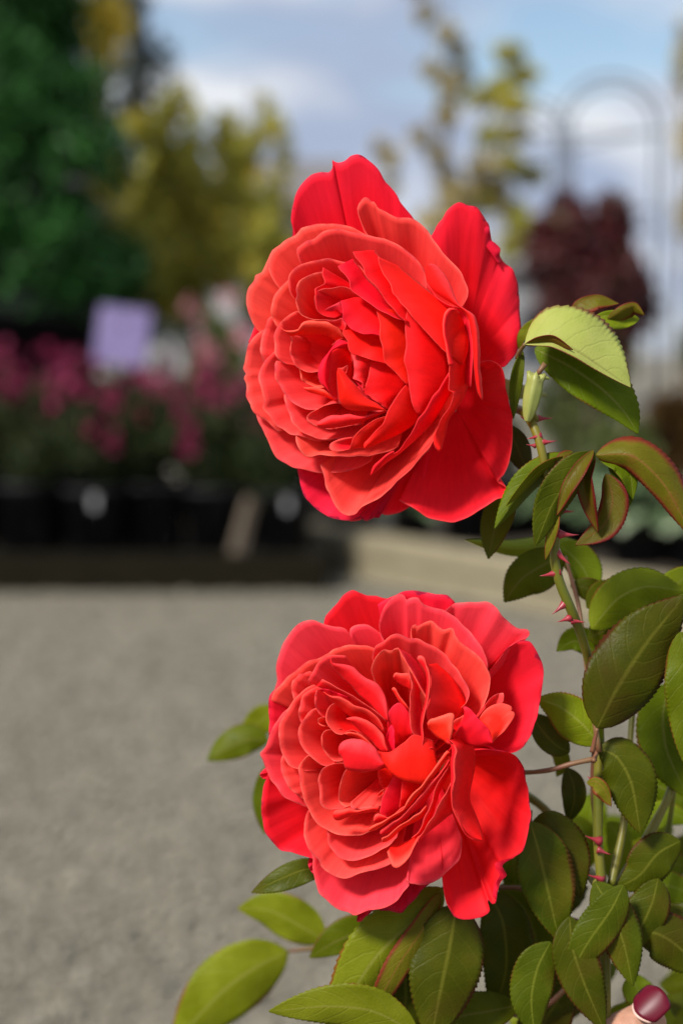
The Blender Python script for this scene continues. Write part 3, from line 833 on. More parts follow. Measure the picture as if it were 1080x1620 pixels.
def bloom(root, axis_to, r, label):
    """green receptacle with five sepals: the part that carries the petals"""
    a, t = px(*root), px(*axis_to)
    ax = (t - a).normalized()
    q = ax.to_track_quat('Z', 'Y').to_matrix().to_4x4()
    V, F = lathe([(0.0018, -0.016), (0.0026, -0.013), (0.0052, -0.008), (0.0056, -0.003), (0.0048, 0.001), (0.0, 0.003)], 14)
    for k in range(5):
        th = 2 * math.pi * k / 5
        prt = []
        for s in range(8):
            f = s / 7
            rr = 0.005 + 0.015 * f; w = 0.0048 * (1 - f) ** 0.8 + 0.0003; z = -0.004 - 0.012 * f * f
            for e in (-1, 0, 1):
                prt.append(Vector((rr * math.cos(th) - e * w * math.sin(th), rr * math.sin(th) + e * w * math.cos(th), z + (0 if e else 0.0012))))
        fs = [(s * 3 + e, s * 3 + e + 1, s * 3 + e + 4, s * 3 + e + 3) for s in range(7) for e in (0, 1)]
        V, F = join((V, F), (prt, fs))
    m = Matrix.Translation(a - ax * 0.002) @ q
    V = [m @ v for v in V]
    return link('rose_bloom', mesh('rose_bloom', V, F), M['hip'], bush, True)

# ---- the upper bloom, facing left
RU = (640, 600); RR = (722, 612)
B = bloom((748, 612, -268), (560, 560, 0), 1, 'upper coral red rose bloom turned to the left')
B['label'] = 'upper coral red bloom, turned to the left'
U = lambda crop, rim, z, **k: petal(B, crop, rim, z, **{**dict(root=RU), **k})
# guard petals behind
U('W', [(205,400),(212,325),(209,262),(218,200),(240,150),(280,108),(318,98),(345,97),(358,78),(357,52),(368,60),(385,62),(405,56),(425,38),(450,32),(472,40),(505,66),(528,92),(550,132),(590,180),(625,225),(665,285),(690,330)], [-112,-105,-98,-104,-120], root=(600,600), zr=-185, kind='g', p=1.1, lip=4, wave=5)
U('W', [(700,345),(722,320),(745,275),(790,225),(820,206),(852,220),(880,224),(900,248),(912,272),(925,290),(932,322),(936,345),(950,355),(966,375),(964,402),(985,430),(1012,450),(1024,480),(1034,525),(1036,600),(1041,670),(1032,725),(1012,775),(985,808),(955,800),(925,790),(890,790)], [-100,-98,-112,-150,-165,-150,-120], root=(735,570), zr=-165, kind='g', p=0.85, lip=10, wave=7, b=14)
U('W', [(870,800),(895,783),(930,782),(958,793),(976,812),(985,850),(994,905),(1004,960),(1012,1040),(1009,1105),(998,1160),(978,1198),(957,1222),(975,1236),(996,1256),(984,1280),(950,1286),(905,1318),(850,1352),(790,1368),(735,1362),(690,1345),(640,1312),(600,1290)], [-70,-78,-88,-92,-88,-70,-62,-58,-70], root=(716,640), zr=-170, kind='r', p=1.35, lip=18, wave=4, b=-26, nv=24)
U('W', [(232,1150),(232,1185),(240,1235),(262,1280),(290,1312),(330,1342),(375,1358),(410,1364),(450,1358),(500,1342),(540,1330)], -122, root=(660,640), kind='g', lip=4)
U('W', [(420,1365),(450,1362),(478,1352),(520,1336),(545,1345),(565,1344),(600,1334),(640,1312),(680,1290)], -116, root=(690,640), kind='r', lip=3)
U('W', [(455,1345),(462,1360),(478,1368),(490,1362),(505,1350),(528,1352),(522,1330)], -104, root=(660,700), zr=-130, kind='d', wave=5)
U('W', [(80,640),(70,670),(60,700),(54,716),(64,722),(72,700),(90,690)], -112, root=(560,600), kind='g')
U('W', [(560,880),(630,950),(700,985),(770,960),(825,880),(830,760),(780,660)], -135, root=(705,575), zr=-120, kind='r')
U('P', [(688,598),(691,650),(700,671),(709,667),(717,645),(727,608)], -100, root=(708,560), zr=-50, kind='r', keep=0.4)
U('W', [(893,238),(908,258),(924,288),(930,318),(933,344),(950,356),(967,377),(962,404),(975,425)], [-116,-124,-122,-134,-138], inner=[(880,250),(886,275),(893,305),(902,330),(908,352),(918,372),(934,392),(944,408),(960,430)], zr=[-112,-116,-122,-128,-134], kind='d', wave=5, lip=0, name='withered_edge')
# outer rings, left
U('W', [(520,345),(480,322),(425,297),(360,285),(290,287),(250,302),(225,322),(184,346),(165,362),(140,382),(124,420),(128,462),(150,500),(175,530)], [-78,-84,-90,-88,-84], kind='c', lip=7)
U('W', [(140,380),(128,400),(108,445),(98,462),(76,470),(70,495),(52,525),(47,555),(52,605),(66,645),(90,676),(115,690)], -100, kind='c', lip=8)
U('W', [(150,610),(130,632),(108,672),(96,715),(94,745),(105,790),(120,810)], -82, kind='c', lip=6)
U('W', [(125,665),(105,672),(72,702),(50,745),(38,785),(33,812),(44,830),(35,845),(44,870),(46,915),(58,950),(78,975),(115,1005),(165,1045)], -94, kind='c', lip=9)
U('W', [(80,965),(92,1008),(118,1060),(135,1105),(150,1128),(188,1158),(235,1177),(290,1188),(340,1191),(400,1188),(450,1176),(500,1150)], [-110,-104,-98,-96,-98], kind='c', lip=9, root=(650,610))
U('W', [(215,480),(198,488),(165,518),(142,550),(133,590),(138,625),(155,658),(175,670)], -72, kind='c', lip=7)
U('W', [(160,735),(145,750),(115,782),(96,822),(92,855),(103,895),(112,930),(105,955),(130,985),(160,1020),(200,1045),(250,1062),(300,1075),(350,1075)], -76, kind='c', lip=8)
U('3', [(325,520),(318,548),(328,600),(345,630),(375,652),(415,661),(450,650),(500,652),(560,655),(640,664),(700,655),(765,648),(850,625),(900,600)], [-72,-70,-66,-56,-44], kind='c', lip=7, root=(640,625))
U('3', [(252,300),(249,330),(262,380),(285,425),(292,455),(310,480),(350,512),(400,540),(450,556),(510,560),(570,556),(640,546),(700,520)], [-64,-62,-60,-54,-46], kind='c', lip=7)
U('1', [(410,605),(370,575),(325,545),(285,565),(240,600),(210,645),(194,690),(200,735),(200,790),(220,830),(260,850)], -56, kind='c', lip=6)
U('3', [(205,110),(194,130),(195,170),(212,235),(245,290),(290,340),(340,370),(390,387),(440,385),(500,365),(560,340)], [-54,-52,-50,-46,-40], kind='c', lip=6)
# top
U('W', [(500,345),(478,318),(462,285),(452,250),(453,215),(463,195),(475,188),(488,194),(495,206),(508,208),(522,228),(548,238),(590,262),(640,268),(680,290),(715,330),(770,398),(820,455),(845,505),(848,550),(828,585),(800,600)], [-60,-68,-72,-70,-60,-50,-46], root=(660,590), kind='c', lip=12, wave=3, p=1.5)
U('W', [(250,450),(235,410),(227,382),(232,366),(258,350),(285,340),(310,322),(345,308),(385,305),(420,315),(480,324),(530,338),(580,352),(625,380),(665,415),(690,455),(700,500),(702,530)], [-44,-46,-46,-42,-36,-32], root=(610,590), kind='c', lip=9)
U('1', [(320,480),(295,460),(276,420),(272,365),(285,330),(310,303),(345,282),(400,268),(440,255),(490,250),(540,254),(590,268),(640,275),(680,295),(715,335)], [-32,-34,-34,-30,-24], root=(590,580), kind='c', lip=7)
U('1', [(480,322),(430,330),(380,352),(340,382),(318,420),(322,455),(312,490),(325,535),(350,570),(395,597),(440,602),(490,595),(560,600)], [-22,-24,-24,-24,-20], root=(575,570), zr=-140, kind='o', lip=5)
# the small cell at upper centre
U('1', [(478,300),(474,332),(482,360),(480,388),(450,402),(420,418),(422,455),(426,500),(440,548),(475,572),(540,592)], [-22,-16,-14,-16,-20], inner=[(640,400),(650,410),(660,420),(665,430),(668,445),(660,470),(650,510),(630,540),(600,560)], zr=-62, kind='r', lip=2, wave=2)
U('1', [(428,500),(426,470),(438,440),(470,424),(520,415),(570,410),(612,415),(660,440),(690,470)], -14, inner=[(470,570),(490,560),(530,550),(570,545),(620,540),(660,530),(700,520)], zr=-70, kind='c', lip=2, wave=2)
U('1', [(560,290),(572,315),(600,345),(622,378),(630,425),(665,455),(705,485),(745,510),(785,535),(830,560),(880,585),(950,612)], [-4,2,8,12,14], inner=[(640,250),(680,300),(720,360),(790,430),(860,520),(930,580),(990,620)], zr=-34, kind='r', lip=-3, wave=2, b=5)
U('1', [(642,210),(655,240),(680,268),(702,300),(712,345),(740,375),(772,405),(800,445),(830,492),(870,535),(905,575),(945,608)], [6,12,18,22,24], inner=[(760,200),(810,260),(850,320),(900,400),(960,480),(1000,560),(1030,620)], zr=-24, kind='r', lip=-3, wave=2, b=5)
U('W', [(520,405),(526,432),(545,468),(570,508),(576,542),(600,565),(628,600),(660,640),(695,675),(730,715),(768,752)], [12,20,28,34,38], inner=[(600,440),(660,490),(710,530),(760,570),(800,610),(830,650),(850,700),(850,740),(840,780),(830,800)], zr=[-40,-30,-16,-6,0,0], kind='r', lip=-3, wave=3, b=8)
# petals stacked on the right of the eye
U('1', [(482,540),(500,528),(530,515),(560,500),(570,495)], -4, inner=[(490,545),(520,548),(550,540),(575,560),(600,570)], zr=-10, kind='p', wave=1, lip=2)
U('1', [(566,492),(578,530),(582,572),(582,592),(600,618),(625,645),(660,662),(720,678),(800,690),(840,700)], [-2,2,4,6,6], inner=[(650,470),(700,470),(740,480),(780,500),(810,540),(840,580),(850,620),(860,660)], zr=-26, kind='g', lip=-2, wave=2, b=6)
U('1', [(490,600),(520,602),(555,596),(580,588),(602,622),(590,655)], -4, inner=[(505,612),(530,628),(555,640),(575,655),(590,665),(600,680)], zr=-14, kind='p', wave=1, lip=2)
U('1', [(605,628),(588,655),(586,680),(600,710),(612,760),(635,795),(670,802),(710,812),(760,830),(825,846),(850,850)], [-6,-4,-2,0,0], inner=[(640,640),(690,650),(740,660),(790,670),(820,700),(840,740),(850,780),(860,810)], zr=-24, kind='r', lip=-2, wave=2, b=6)
U('1', [(775,535),(782,580),(792,620),(790,665),(792,710),(808,760),(818,810),(830,842),(855,870),(890,905),(925,945),(950,968)], [4,8,10,10,10], inner=[(900,540),(930,600),(950,660),(960,720),(970,780),(980,830),(985,880),(990,930),(990,960)], zr=-14, kind='r', lip=-3, wave=2, b=5)
U('1', [(952,545),(942,590),(938,650),(942,720),(935,790),(930,830),(945,880),(958,940),(962,1000),(972,1060),(990,1105),(1012,1135)], [12,16,18,18,18], inner=[(1100,640),(1150,720),(1180,800),(1190,860),(1190,920),(1170,980),(1140,1040),(1100,1090),(1060,1120)], zr=-10, kind='r', lip=-3, wave=2, b=10)
U('1', [(632,795),(645,835),(652,880),(650,908),(640,935),(668,945),(692,962),(690,985),(698,1008)], [-12,-10,-8,-8], inner=[(745,820),(742,850),(738,885),(730,920),(722,945),(715,970),(706,1005)], zr=-24, kind='p', lip=0, wave=2, b=8)
U('3', [(738,110),(736,150),(728,200),(712,245),(696,280),(705,300),(745,318),(790,340),(815,365),(832,385)], [-14,-12,-12,-10], inner=[(880,110),(930,170),(950,230),(950,260),(930,290),(900,320),(880,350),(860,375),(845,390)], zr=-30, kind='r', lip=-2, wave=2, b=6)
U('3', [(700,270),(718,300),(750,330),(790,352),(822,380)], -20, inner=[(660,230),(690,280),(720,330),(760,360),(800,380)], zr=-50, kind='d', wave=3)
# inside the eye
U('1', [(235,640),(255,655),(300,655),(330,648),(352,618),(395,600),(450,600),(510,610),(560,640),(592,690)], [-28,-26,-24,-22,-24], inner=[(250,660),(285,690),(320,685),(360,685),(400,682),(450,678),(500,690),(540,715),(570,715),(590,720)], zr=-44, kind='o', lip=4, wave=1, b=6)
U('1', [(275,670),(292,710),(286,745),(283,785),(296,825),(325,865),(370,895),(410,897),(450,885),(500,860)], -40, root=(545,560), zr=-150, kind='c', lip=4)
U('1', [(330,860),(345,900),(348,935),(372,960),(420,978),(470,978),(520,960)], -44, root=(540,580), zr=-150, kind='o', lip=4)
U('3', [(360,262),(385,264),(430,262),(480,275),(520,305),(555,335)], -30, inner=[(368,275),(395,290),(430,300),(475,312),(520,328),(556,342)], zr=-34, kind='o', lip=2, wave=1, b=3)
U('3', [(600,-5),(560,-8),(530,25),(500,62),(465,105),(445,150),(443,195),(460,240),(490,265),(505,285),(520,315),(552,335)], [-12,-10,-10,-12,-20], inner=[(640,20),(580,40),(545,40),(520,60),(515,100),(512,150),(508,195),(503,240),(505,275),(512,300),(530,318),(556,336)], zr=-14, kind='g', lip=3, wave=1, b=10)
U('3', [(515,60),(511,110),(510,160),(505,215),(502,260),(515,310),(550,340)], -16, inner=[(640,-10),(650,40),(650,90),(645,140),(640,190),(630,240),(620,300)], zr=-60, kind='r', lip=0, wave=1)
U('3', [(520,20),(560,-5),(600,-12),(630,50),(645,100)], -34, root=(550,600), zr=-110, kind='c', lip=2)
U('3', [(550,190),(556,155),(580,150),(612,130),(618,150),(605,190)], -10, inner=[(560,220),(575,210),(590,205),(598,200),(602,200)], zr=-18, kind='c', wave=1, lip=1)
U('3', [(555,150),(570,158),(590,175),(612,205),(640,235),(672,272),(700,305),(735,330),(775,355),(825,388)], [2,4,2,-4,-8], inner=[(549,190),(552,250),(556,300),(562,345),(590,375),(625,390),(665,396),(720,396),(775,393),(826,390)], zr=[-6,-4,-4,-8], kind='r', lip=0, wave=1, b=16)
# lower centre
U('3', [(830,398),(720,395),(640,385),(560,354),(510,362),(455,380),(405,410),(378,440),(395,462),(430,482),(470,495)], -22, root=(620,585), zr=-110, kind='c', lip=4, wave=2)
U('3', [(434,470),(450,455),(490,432),(540,420),(600,418),(660,424),(710,425),(770,410),(832,395)], [-10,-8,-8,-8,-10], inner=[(440,484),(470,495),(520,494),(570,488),(620,478),(660,468),(700,455),(770,425),(830,402)], zr=-16, kind='p', lip=3, wave=1, b=6)
U('3', [(470,495),(520,500),(560,492),(590,490),(650,480),(700,470)], -28, root=(600,580), kind='c', zr=-90)
U('3', [(850,410),(830,425),(780,440),(740,462),(700,490),(665,520),(640,550),(632,580),(618,618)], [-4,0,2,4,4], inner=[(880,430),(850,450),(830,470),(800,500),(770,530),(740,560),(720,590),(700,605),(680,605)], zr=-14, kind='r', lip=-2, wave=1, b=4)
U('3', [(640,545),(600,552),(545,562),(515,582),(510,605),(525,622),(560,626),(600,622),(640,612)], -8, inner=[(650,560),(640,570),(632,578),(630,585),(632,590),(636,596),(640,600),(645,604),(650,608)], zr=-20, kind='o', lip=3, wave=1, b=3)
U('3', [(960,235),(930,262),(890,305),(860,350),(840,395),(820,440),(808,475),(775,505),(735,545),(705,580),(704,610)], [4,10,12,12,8,4], inner=[(1000,300),(1010,360),(1015,420),(990,470),(950,500),(900,530),(850,555),(800,575),(760,595),(730,605),(708,612)], zr=[-20,-20,-16,-10,-2], kind='r', lip=-2, wave=1, b=7)
# the long folded petals at lower right
U('4', [(640,150),(612,190),(575,235),(530,300),(485,372),(445,430),(410,490),(375,545),(335,605),(298,640),(298,622),(245,652),(205,690),(175,725),(162,760)], [14,18,20,20,18,14,0], inner=[(640,260),(620,300),(590,350),(555,410),(520,460),(480,505),(440,545),(400,580),(365,610),(330,640),(290,668),(255,692),(225,718),(195,742),(165,764)], zr=[-14,-14,-14,-14,-8,-4], kind='r', lip=4, wave=1, b=6)
U('4', [(638,-189),(602,-170),(576,-106),(582,-19),(590,40),(600,95),(610,150),(614,200),(607,265),(612,285),(636,290),(632,330),(610,385),(575,435),(545,490),(530,550),(534,595),(555,630)], [32,34,34,33,32,30,26,18,8,0], inner=[(650,-185),(680,-145),(716,-51),(742,30),(750,80),(745,130),(735,190),(720,250),(705,300),(690,330),(668,365),(640,405),(612,445),(600,490),(592,535),(580,570),(572,610)], zr=[16,-10,-34,-44,-44,-40,-30,-10], kind='r', lip=3, wave=1, b=9)
U('W', [(800,593),(780,592),(762,612),(755,645),(758,680),(766,715),(775,760),(779,800)], [34,38,38,36,34], inner=[(812,600),(796,602),(780,625),(772,655),(773,690),(780,725),(790,770),(800,800)], zr=[28,34,34,30], kind='o', lip=4, wave=0.5, b=3)
U('W', [(700,500),(735,545),(775,575),(815,590),(840,600),(855,650),(866,710),(868,770),(866,820),(860,880)], [-2,4,8,8,4,0], inner=[(740,600),(765,640),(775,660),(780,680),(785,700),(790,730),(795,760),(800,800),(800,840)], zr=[-30,-36,-44,-44], kind='r', lip=0, wave=1, b=-8)
U('W', [(712,428),(730,435),(750,458),(770,482),(790,512),(806,555),(822,582),(850,600),(870,622),(885,660),(890,720),(893,780),(896,840),(904,900),(902,926)], [12,12,12,10,8,2,-4], inner=[(700,436),(695,465),(704,500),(726,530),(760,555),(792,575),(820,592),(840,615),(855,650),(864,700),(868,750),(871,800),(876,850),(884,895),(898,924)], zr=[8,6,4,6,6,4,-4], kind='p', lip=3, wave=0.5, b=8)
U('W', [(315,1160),(326,1195),(332,1235),(352,1270),(365,1308),(385,1335),(412,1349),(440,1342),(462,1318),(500,1298),(540,1275),(590,1228),(640,1180),(690,1125),(730,1070),(760,1020)], [-84,-82,-80,-74,-52,-30,-16,-10], root=(690,610), zr=-150, kind='c', lip=8, wave=2, p=1.5, b=-26)

# ---- the lower bloom, facing the camera
RL = (655, 1195)
B = bloom((690, 1215, -268), (640, 1190, 0), 1, '')
B['label'] = 'lower coral red bloom with quartered centre, facing the camera'
Lw = lambda crop, rim, z, **k: petal(B, crop, rim, z, **{**dict(root=RL), **k})
Lw('5', [(395,260),(403,195),(430,140),(470,90),(520,40),(568,14),(610,25),(650,42),(710,55),(770,58),(800,70)], [-112,-108,-106,-108,-112], kind='g', lip=5)
Lw('6', [(60,90),(110,60),(160,42),(210,18),(260,12),(320,22),(390,30),(455,36),(480,60),(505,85),(480,130)], -104, kind='g', lip=8)
Lw('5', [(130,620),(135,545),(132,460),(150,390),(175,320),(205,268),(245,225),(290,196),(335,186),(385,202),(440,212),(500,222),(535,240),(550,266),(556,235),(590,212),(640,207),(690,232),(730,270),(750,310)], [-98,-92,-88,-84,-84,-84], kind='p', lip=9, wave=4)
Lw('5', [(90,860),(90,780),(92,690),(98,620),(130,570),(165,540),(220,500)], -84, kind='g', lip=6)
Lw('6', [(420,150),(450,125),(500,92),(560,78),(620,80),(685,78),(735,112),(780,165),(830,215),(870,238),(918,242),(924,272),(880,290),(845,310),(812,338),(790,360)], [-84,-88,-94,-100,-96], kind='p', lip=8, wave=5)
Lw('6', [(790,350),(812,335),(850,308),(900,298),(932,305),(965,350),(990,405),(1002,470),(998,550),(985,640),(965,740),(935,830),(890,905),(830,942),(770,925),(700,900),(640,890)], [-86,-92,-98,-102,-100,-92,-84], kind='g', lip=14, wave=4, b=-14, p=1.4)
Lw('8', [(600,60),(680,55),(740,62),(800,75),(850,100),(890,160),(908,240),(922,330),(930,420),(925,510),(905,590),(875,640),(830,675),(800,690),(772,715),(775,740),(795,775),(760,810),(742,860),(735,925),(715,935),(688,912),(697,975),(660,1005),(600,1025),(540,1025),(490,1005),(460,950),(440,880),(428,790),(425,720)], [-60,-66,-74,-84,-84,-80,-74,-70,-64], root=(700,1200), zr=-140, kind='g', lip=16, wave=5, b=-22, p=1.4, nv=26)
Lw('7', [(85,120),(82,200),(62,260),(47,340),(50,430),(62,490),(78,540),(105,580),(150,620),(210,642),(270,660),(345,680),(380,690)], [-98,-104,-106,-104,-98], kind='g', lip=-8, wave=6, b=-6)
Lw('7', [(70,160),(50,180),(38,200),(48,222),(70,235)], -118, kind='g')
Lw('7', [(330,660),(318,690),(322,740),(345,770)], -112, kind='g')
Lw('7', [(720,975),(780,978),(845,988),(880,950),(920,915),(965,855),(1000,820)], -100, kind='d', lip=2)
Lw('7', [(560,985),(595,1000),(590,1035),(615,1038),(640,1005),(675,975),(690,950)], -96, kind='d', zr=-165)
Lw('7', [(330,630),(340,680),(342,740),(355,810),(380,870),(425,920),(480,960),(540,985),(575,1000),(600,990),(660,968),(740,965),(800,935),(845,890),(880,840),(886,818),(866,800),(895,818),(950,830),(1005,822),(1060,790),(1120,740),(1165,690),(1185,640),(1190,560)], [-80,-78,-74,-70,-66,-62,-58,-56,-56], root=(660,1210), kind='p', lip=10, wave=4, p=1.5)
Lw('8', [(835,674),(800,690),(770,714),(777,740),(797,775),(762,808),(744,858),(738,915)], [-78,-72,-66,-72,-66], inner=[(800,680),(760,690),(728,705),(735,740),(755,770),(738,800),(722,840),(715,890)], zr=[-76,-70,-68,-68], kind='d', wave=5, lip=0, name='withered_edge')
# second ring
Lw('6', [(95,300),(76,250),(74,190),(90,130),(120,80),(155,48),(190,36),(212,48),(222,74),(250,62),(290,56),(318,88),(370,106),(430,124),(480,152),(530,195),(580,238),(630,300),(665,360),(688,420),(690,470)], [-76,-78,-78,-74,-68], kind='p', lip=9, wave=4)
Lw('6', [(258,300),(256,245),(266,212),(280,212),(288,222),(330,200),(370,190),(405,212),(440,240),(485,230),(500,275),(530,305),(575,335),(625,380),(665,425),(695,480),(700,540),(692,600),(668,665),(640,725)], [-54,-56,-56,-52,-46], kind='c', lip=7, wave=3)
Lw('6', [(40,430),(32,390),(50,345),(90,305),(140,272),(175,261),(215,275),(245,290),(300,292),(350,315),(400,342),(440,378),(480,428),(530,485),(570,545),(582,595),(570,650),(540,680)], [-38,-40,-40,-36,-30], kind='c', lip=7, wave=2)
Lw('6', [(110,640),(60,570),(35,510),(28,460),(45,405),(75,368),(100,352),(125,360),(145,364),(178,346),(200,380),(225,420),(250,470),(285,530),(315,585),(345,640)], [-26,-26,-24,-18,-12], root=(640,1170), kind='o', lip=5, wave=2)
Lw('5', [(700,345),(640,330),(570,326),(510,330),(455,352),(430,378),(385,398),(330,412),(285,435),(245,470),(195,510),(150,558),(112,600),(100,640)], [-70,-72,-72,-72,-76], kind='c', lip=8)
Lw('5', [(245,660),(228,620),(216,570),(222,528),(245,508),(265,484),(290,490),(330,480)], -66, kind='c', lip=6)
Lw('5', [(250,650),(225,664),(185,700),(150,740),(112,790),(90,850),(68,905),(38,942),(55,975),(68,1020),(85,1060),(100,1100),(130,1130),(170,1180),(230,1220),(300,1250)], [-66,-66,-64,-66,-66], kind='p', lip=8)
Lw('5', [(345,545),(300,570),(255,612),(215,670),(178,728),(155,780),(146,840),(152,900),(172,955),(205,1005),(250,1035),(300,1040)], -54, kind='c', lip=7)
Lw('7', [(175,90),(160,125),(162,180),(180,230),(210,275),(245,315),(290,345)], -60, kind='c', lip=5)
Lw('5', [(370,565),(330,580),(295,610),(272,650),(262,700),(268,750),(290,790)], -49, kind='c', lip=5)
Lw('5', [(360,680),(330,700),(295,745),(268,790),(258,835),(268,885),(295,930),(340,972),(395,1008),(440,1010),(480,980)], -43, kind='c', lip=6)
Lw('5', [(390,575),(362,590),(350,640),(355,680),(375,715),(405,735),(440,720)], -42, root=(600,1150), kind='c', lip=4)
Lw('5', [(395,735),(372,745),(372,768),(390,785),(430,790)], -40, root=(600,1160), kind='o', lip=3)
Lw('5', [(500,805),(460,808),(415,815),(392,845),(390,885),(405,925),(430,965),(465,990),(510,985)], -34, root=(590,1170), kind='c', lip=5)
# upper left fan
Lw('5', [(310,530),(325,500),(350,465),(375,425),(405,400),(440,388),(480,385),(525,388)], [-50,-46,-40,-36], root=(620,1150), kind='p', lip=5, zr=-110)
Lw('5', [(438,402),(448,425),(470,430),(520,436),(570,452),(600,478),(640,512),(680,535),(715,560),(745,605),(760,650),(768,700),(766,745)], [-16,-18,-18,-16,-14], inner=[(440,420),(455,450),(490,490),(520,525),(560,560),(590,595),(610,620),(640,645),(670,670),(700,700),(725,725),(745,745),(764,760)], zr=[-20,-34,-40,-34,-22], kind='p', lip=5, wave=2, b=6)
Lw('5', [(395,520),(430,540),(480,565),(530,592),(575,620),(630,655),(690,695),(740,735),(768,765)], [-26,-20,-18,-18], inner=[(360,560),(420,575),(480,600),(540,640),(600,680),(650,710),(700,745),(740,770),(765,780)], zr=-44, kind='c', lip=3, wave=1)
Lw('5', [(365,572),(400,570),(445,580),(500,600),(550,622)], -26, inner=[(375,580),(420,600),(470,625),(520,645),(560,660)], zr=-34, kind='g', lip=2)
Lw('5', [(400,595),(440,612),(490,622),(540,645),(580,672),(635,682),(670,700),(705,735),(735,780),(745,815)], [-14,-14,-12,-10,-12], inner=[(420,610),(455,645),(490,680),(530,715),(570,738),(620,745),(660,755),(690,775),(720,800),(745,825)], zr=[-22,-40,-44,-30], kind='c', lip=4, wave=1, b=5)
Lw('5', [(470,650),(440,668),(422,700),(416,755),(432,790),(470,828),(510,835),(540,815),(575,812),(615,840),(655,870),(700,920)], [-28,-28,-26,-22,-18], inner=[(520,690),(520,700),(525,715),(535,735),(545,750),(560,765),(580,780),(610,800),(640,820),(670,850),(690,880),(705,925)], zr=-70, kind='c', lip=3, wave=1)
Lw('5', [(520,830),(545,820),(590,830),(630,855),(670,885),(702,920)], [-14,-14,-14], inner=[(540,840),(570,845),(610,862),(640,882),(680,905),(710,928)], zr=-22, kind='o', lip=3, wave=1, b=3)
Lw('5', [(530,742),(560,738),(610,740),(660,755),(700,785),(735,835),(755,880),(770,928)], [-10,-8,-8,-8], inner=[(550,755),(580,785),(615,820),(650,850),(680,880),(700,905),(730,930),(768,935)], zr=[-14,-26,-26,-14], kind='c', lip=3, wave=1, b=6)
# centre
Lw('5', [(765,760),(778,700),(800,668),(835,650),(870,680),(895,720),(905,780),(910,840)], -16, inner=[(765,870),(790,925),(810,915),(830,905),(850,890),(870,870),(890,855),(910,845)], zr=-40, kind='g', lip=2, wave=1, b=6)
Lw('5', [(755,850),(770,800),(790,780),(800,800),(805,860),(805,930)], -12, inner=[(745,880),(755,910),(765,930),(780,940),(790,940),(805,945)], zr=-30, kind='g', lip=2, wave=1, b=4)
Lw('5', [(690,925),(735,935),(780,935),(825,908),(855,880),(885,855),(920,840),(980,850),(1030,870)], [8,8,4,-2,-10], inner=[(735,1005),(760,1030),(790,1055),(830,1085),(880,1105),(920,1112),(965,1118),(1010,1100),(1060,1060)], zr=[20,20,18,10,0], kind='r', lip=0, wave=2, b=5)
Lw('5', [(484,915),(495,890),(525,870),(572,862),(625,868),(665,885),(692,910),(715,950),(745,1002)], [14,18,22,22,22], inner=[(488,940),(510,975),(518,1005),(528,1030),(560,1042),(630,1048),(690,1040),(725,1030),(747,1005)], zr=[14,14,16,18,22], kind='p', lip=2, wave=1, b=8)
Lw('6', [(140,575),(152,562),(172,575),(190,620),(215,655),(240,690)], -14, inner=[(150,590),(165,615),(182,645),(205,670),(225,685),(245,700)], zr=-20, kind='o', lip=2, wave=0.5, b=3)
Lw('6', [(152,505),(165,488),(195,494),(238,492),(248,530)], -12, inner=[(155,520),(175,540),(205,560),(235,575),(250,585)], zr=-24, kind='o', lip=2, wave=0.5, b=4)
Lw('6', [(232,465),(245,500),(258,545),(250,600),(243,660),(248,740),(252,800),(275,840),(315,862)], [-10,-6,-4,-2,-4], inner=[(300,540),(310,570),(300,610),(310,650),(315,690),(320,730),(315,780),(315,820),(320,862)], zr=-30, kind='o', lip=2, wave=1)
Lw('6', [(178,346),(205,385),(232,430),(262,480),(295,545),(325,605),(345,640)], -10, inner=[(250,380),(290,430),(320,480),(340,520),(350,560),(355,600),(355,650)], zr=-50, kind='r', lip=1, wave=1)
Lw('6', [(285,402),(300,385),(325,402),(332,440),(352,475),(360,530),(352,590),(345,650),(325,720),(315,780),(322,860),(328,915),(380,915)], [2,4,6,6,6,4], inner=[(305,430),(312,440),(322,455),(338,490),(342,540),(338,590),(332,650),(312,720),(305,780),(312,860),(322,905),(370,905)], zr=-4, kind='o', lip=2, wave=0.5, b=3, keep=0)
Lw('6', [(330,440),(355,490),(362,540),(355,600),(348,660),(335,720),(350,770)], [2,4,4,2], inner=[(400,430),(470,490),(520,560),(560,650),(560,700),(520,750),(440,800)], zr=-44, kind='r', lip=0, wave=1)
Lw('6', [(345,770),(360,745),(392,735),(432,726),(470,718),(492,720),(499,742),(492,780),(485,830),(472,885)], [10,16,20,20,16], inner=[(348,800),(362,815),(380,835),(400,852),(420,862),(435,870),(445,878),(452,884),(460,888),(468,892)], zr=[-4,0,6,10], kind='o', lip=4, wave=0.5, b=6)
Lw('6', [(495,775),(505,755),(530,738),(556,728),(552,760),(530,800),(495,845)], -4, inner=[(490,800),(495,805),(500,810),(505,815),(505,825),(500,835),(490,850)], zr=-14, kind='o', lip=2, wave=0.5)
Lw('6', [(548,682),(562,678),(590,696),(640,748),(680,790),(700,830),(718,882)], [6,8,8,6], inner=[(560,720),(540,760),(515,805),(485,850),(540,880),(610,902),(715,885)], zr=[0,-12,-20,-14,0], kind='g', lip=-2, wave=1, b=6)
Lw('6', [(640,745),(670,700),(710,675),(760,655),(812,665),(830,685),(818,700),(842,712),(832,742),(800,785),(760,835),(735,862),(718,884)], [-8,-4,0,0,2,4], inner=[(645,755),(660,770),(675,785),(685,795),(692,805),(698,815),(702,825),(706,835),(708,845),(710,855),(712,865),(714,875),(716,885)], zr=[-6,2,6,4], kind='c', lip=4, wave=1, b=-4)
Lw('6', [(670,690),(690,640),(730,610),(775,596),(780,625),(770,660)], -14, root=(700,1200), kind='c', zr=-60, lip=3)
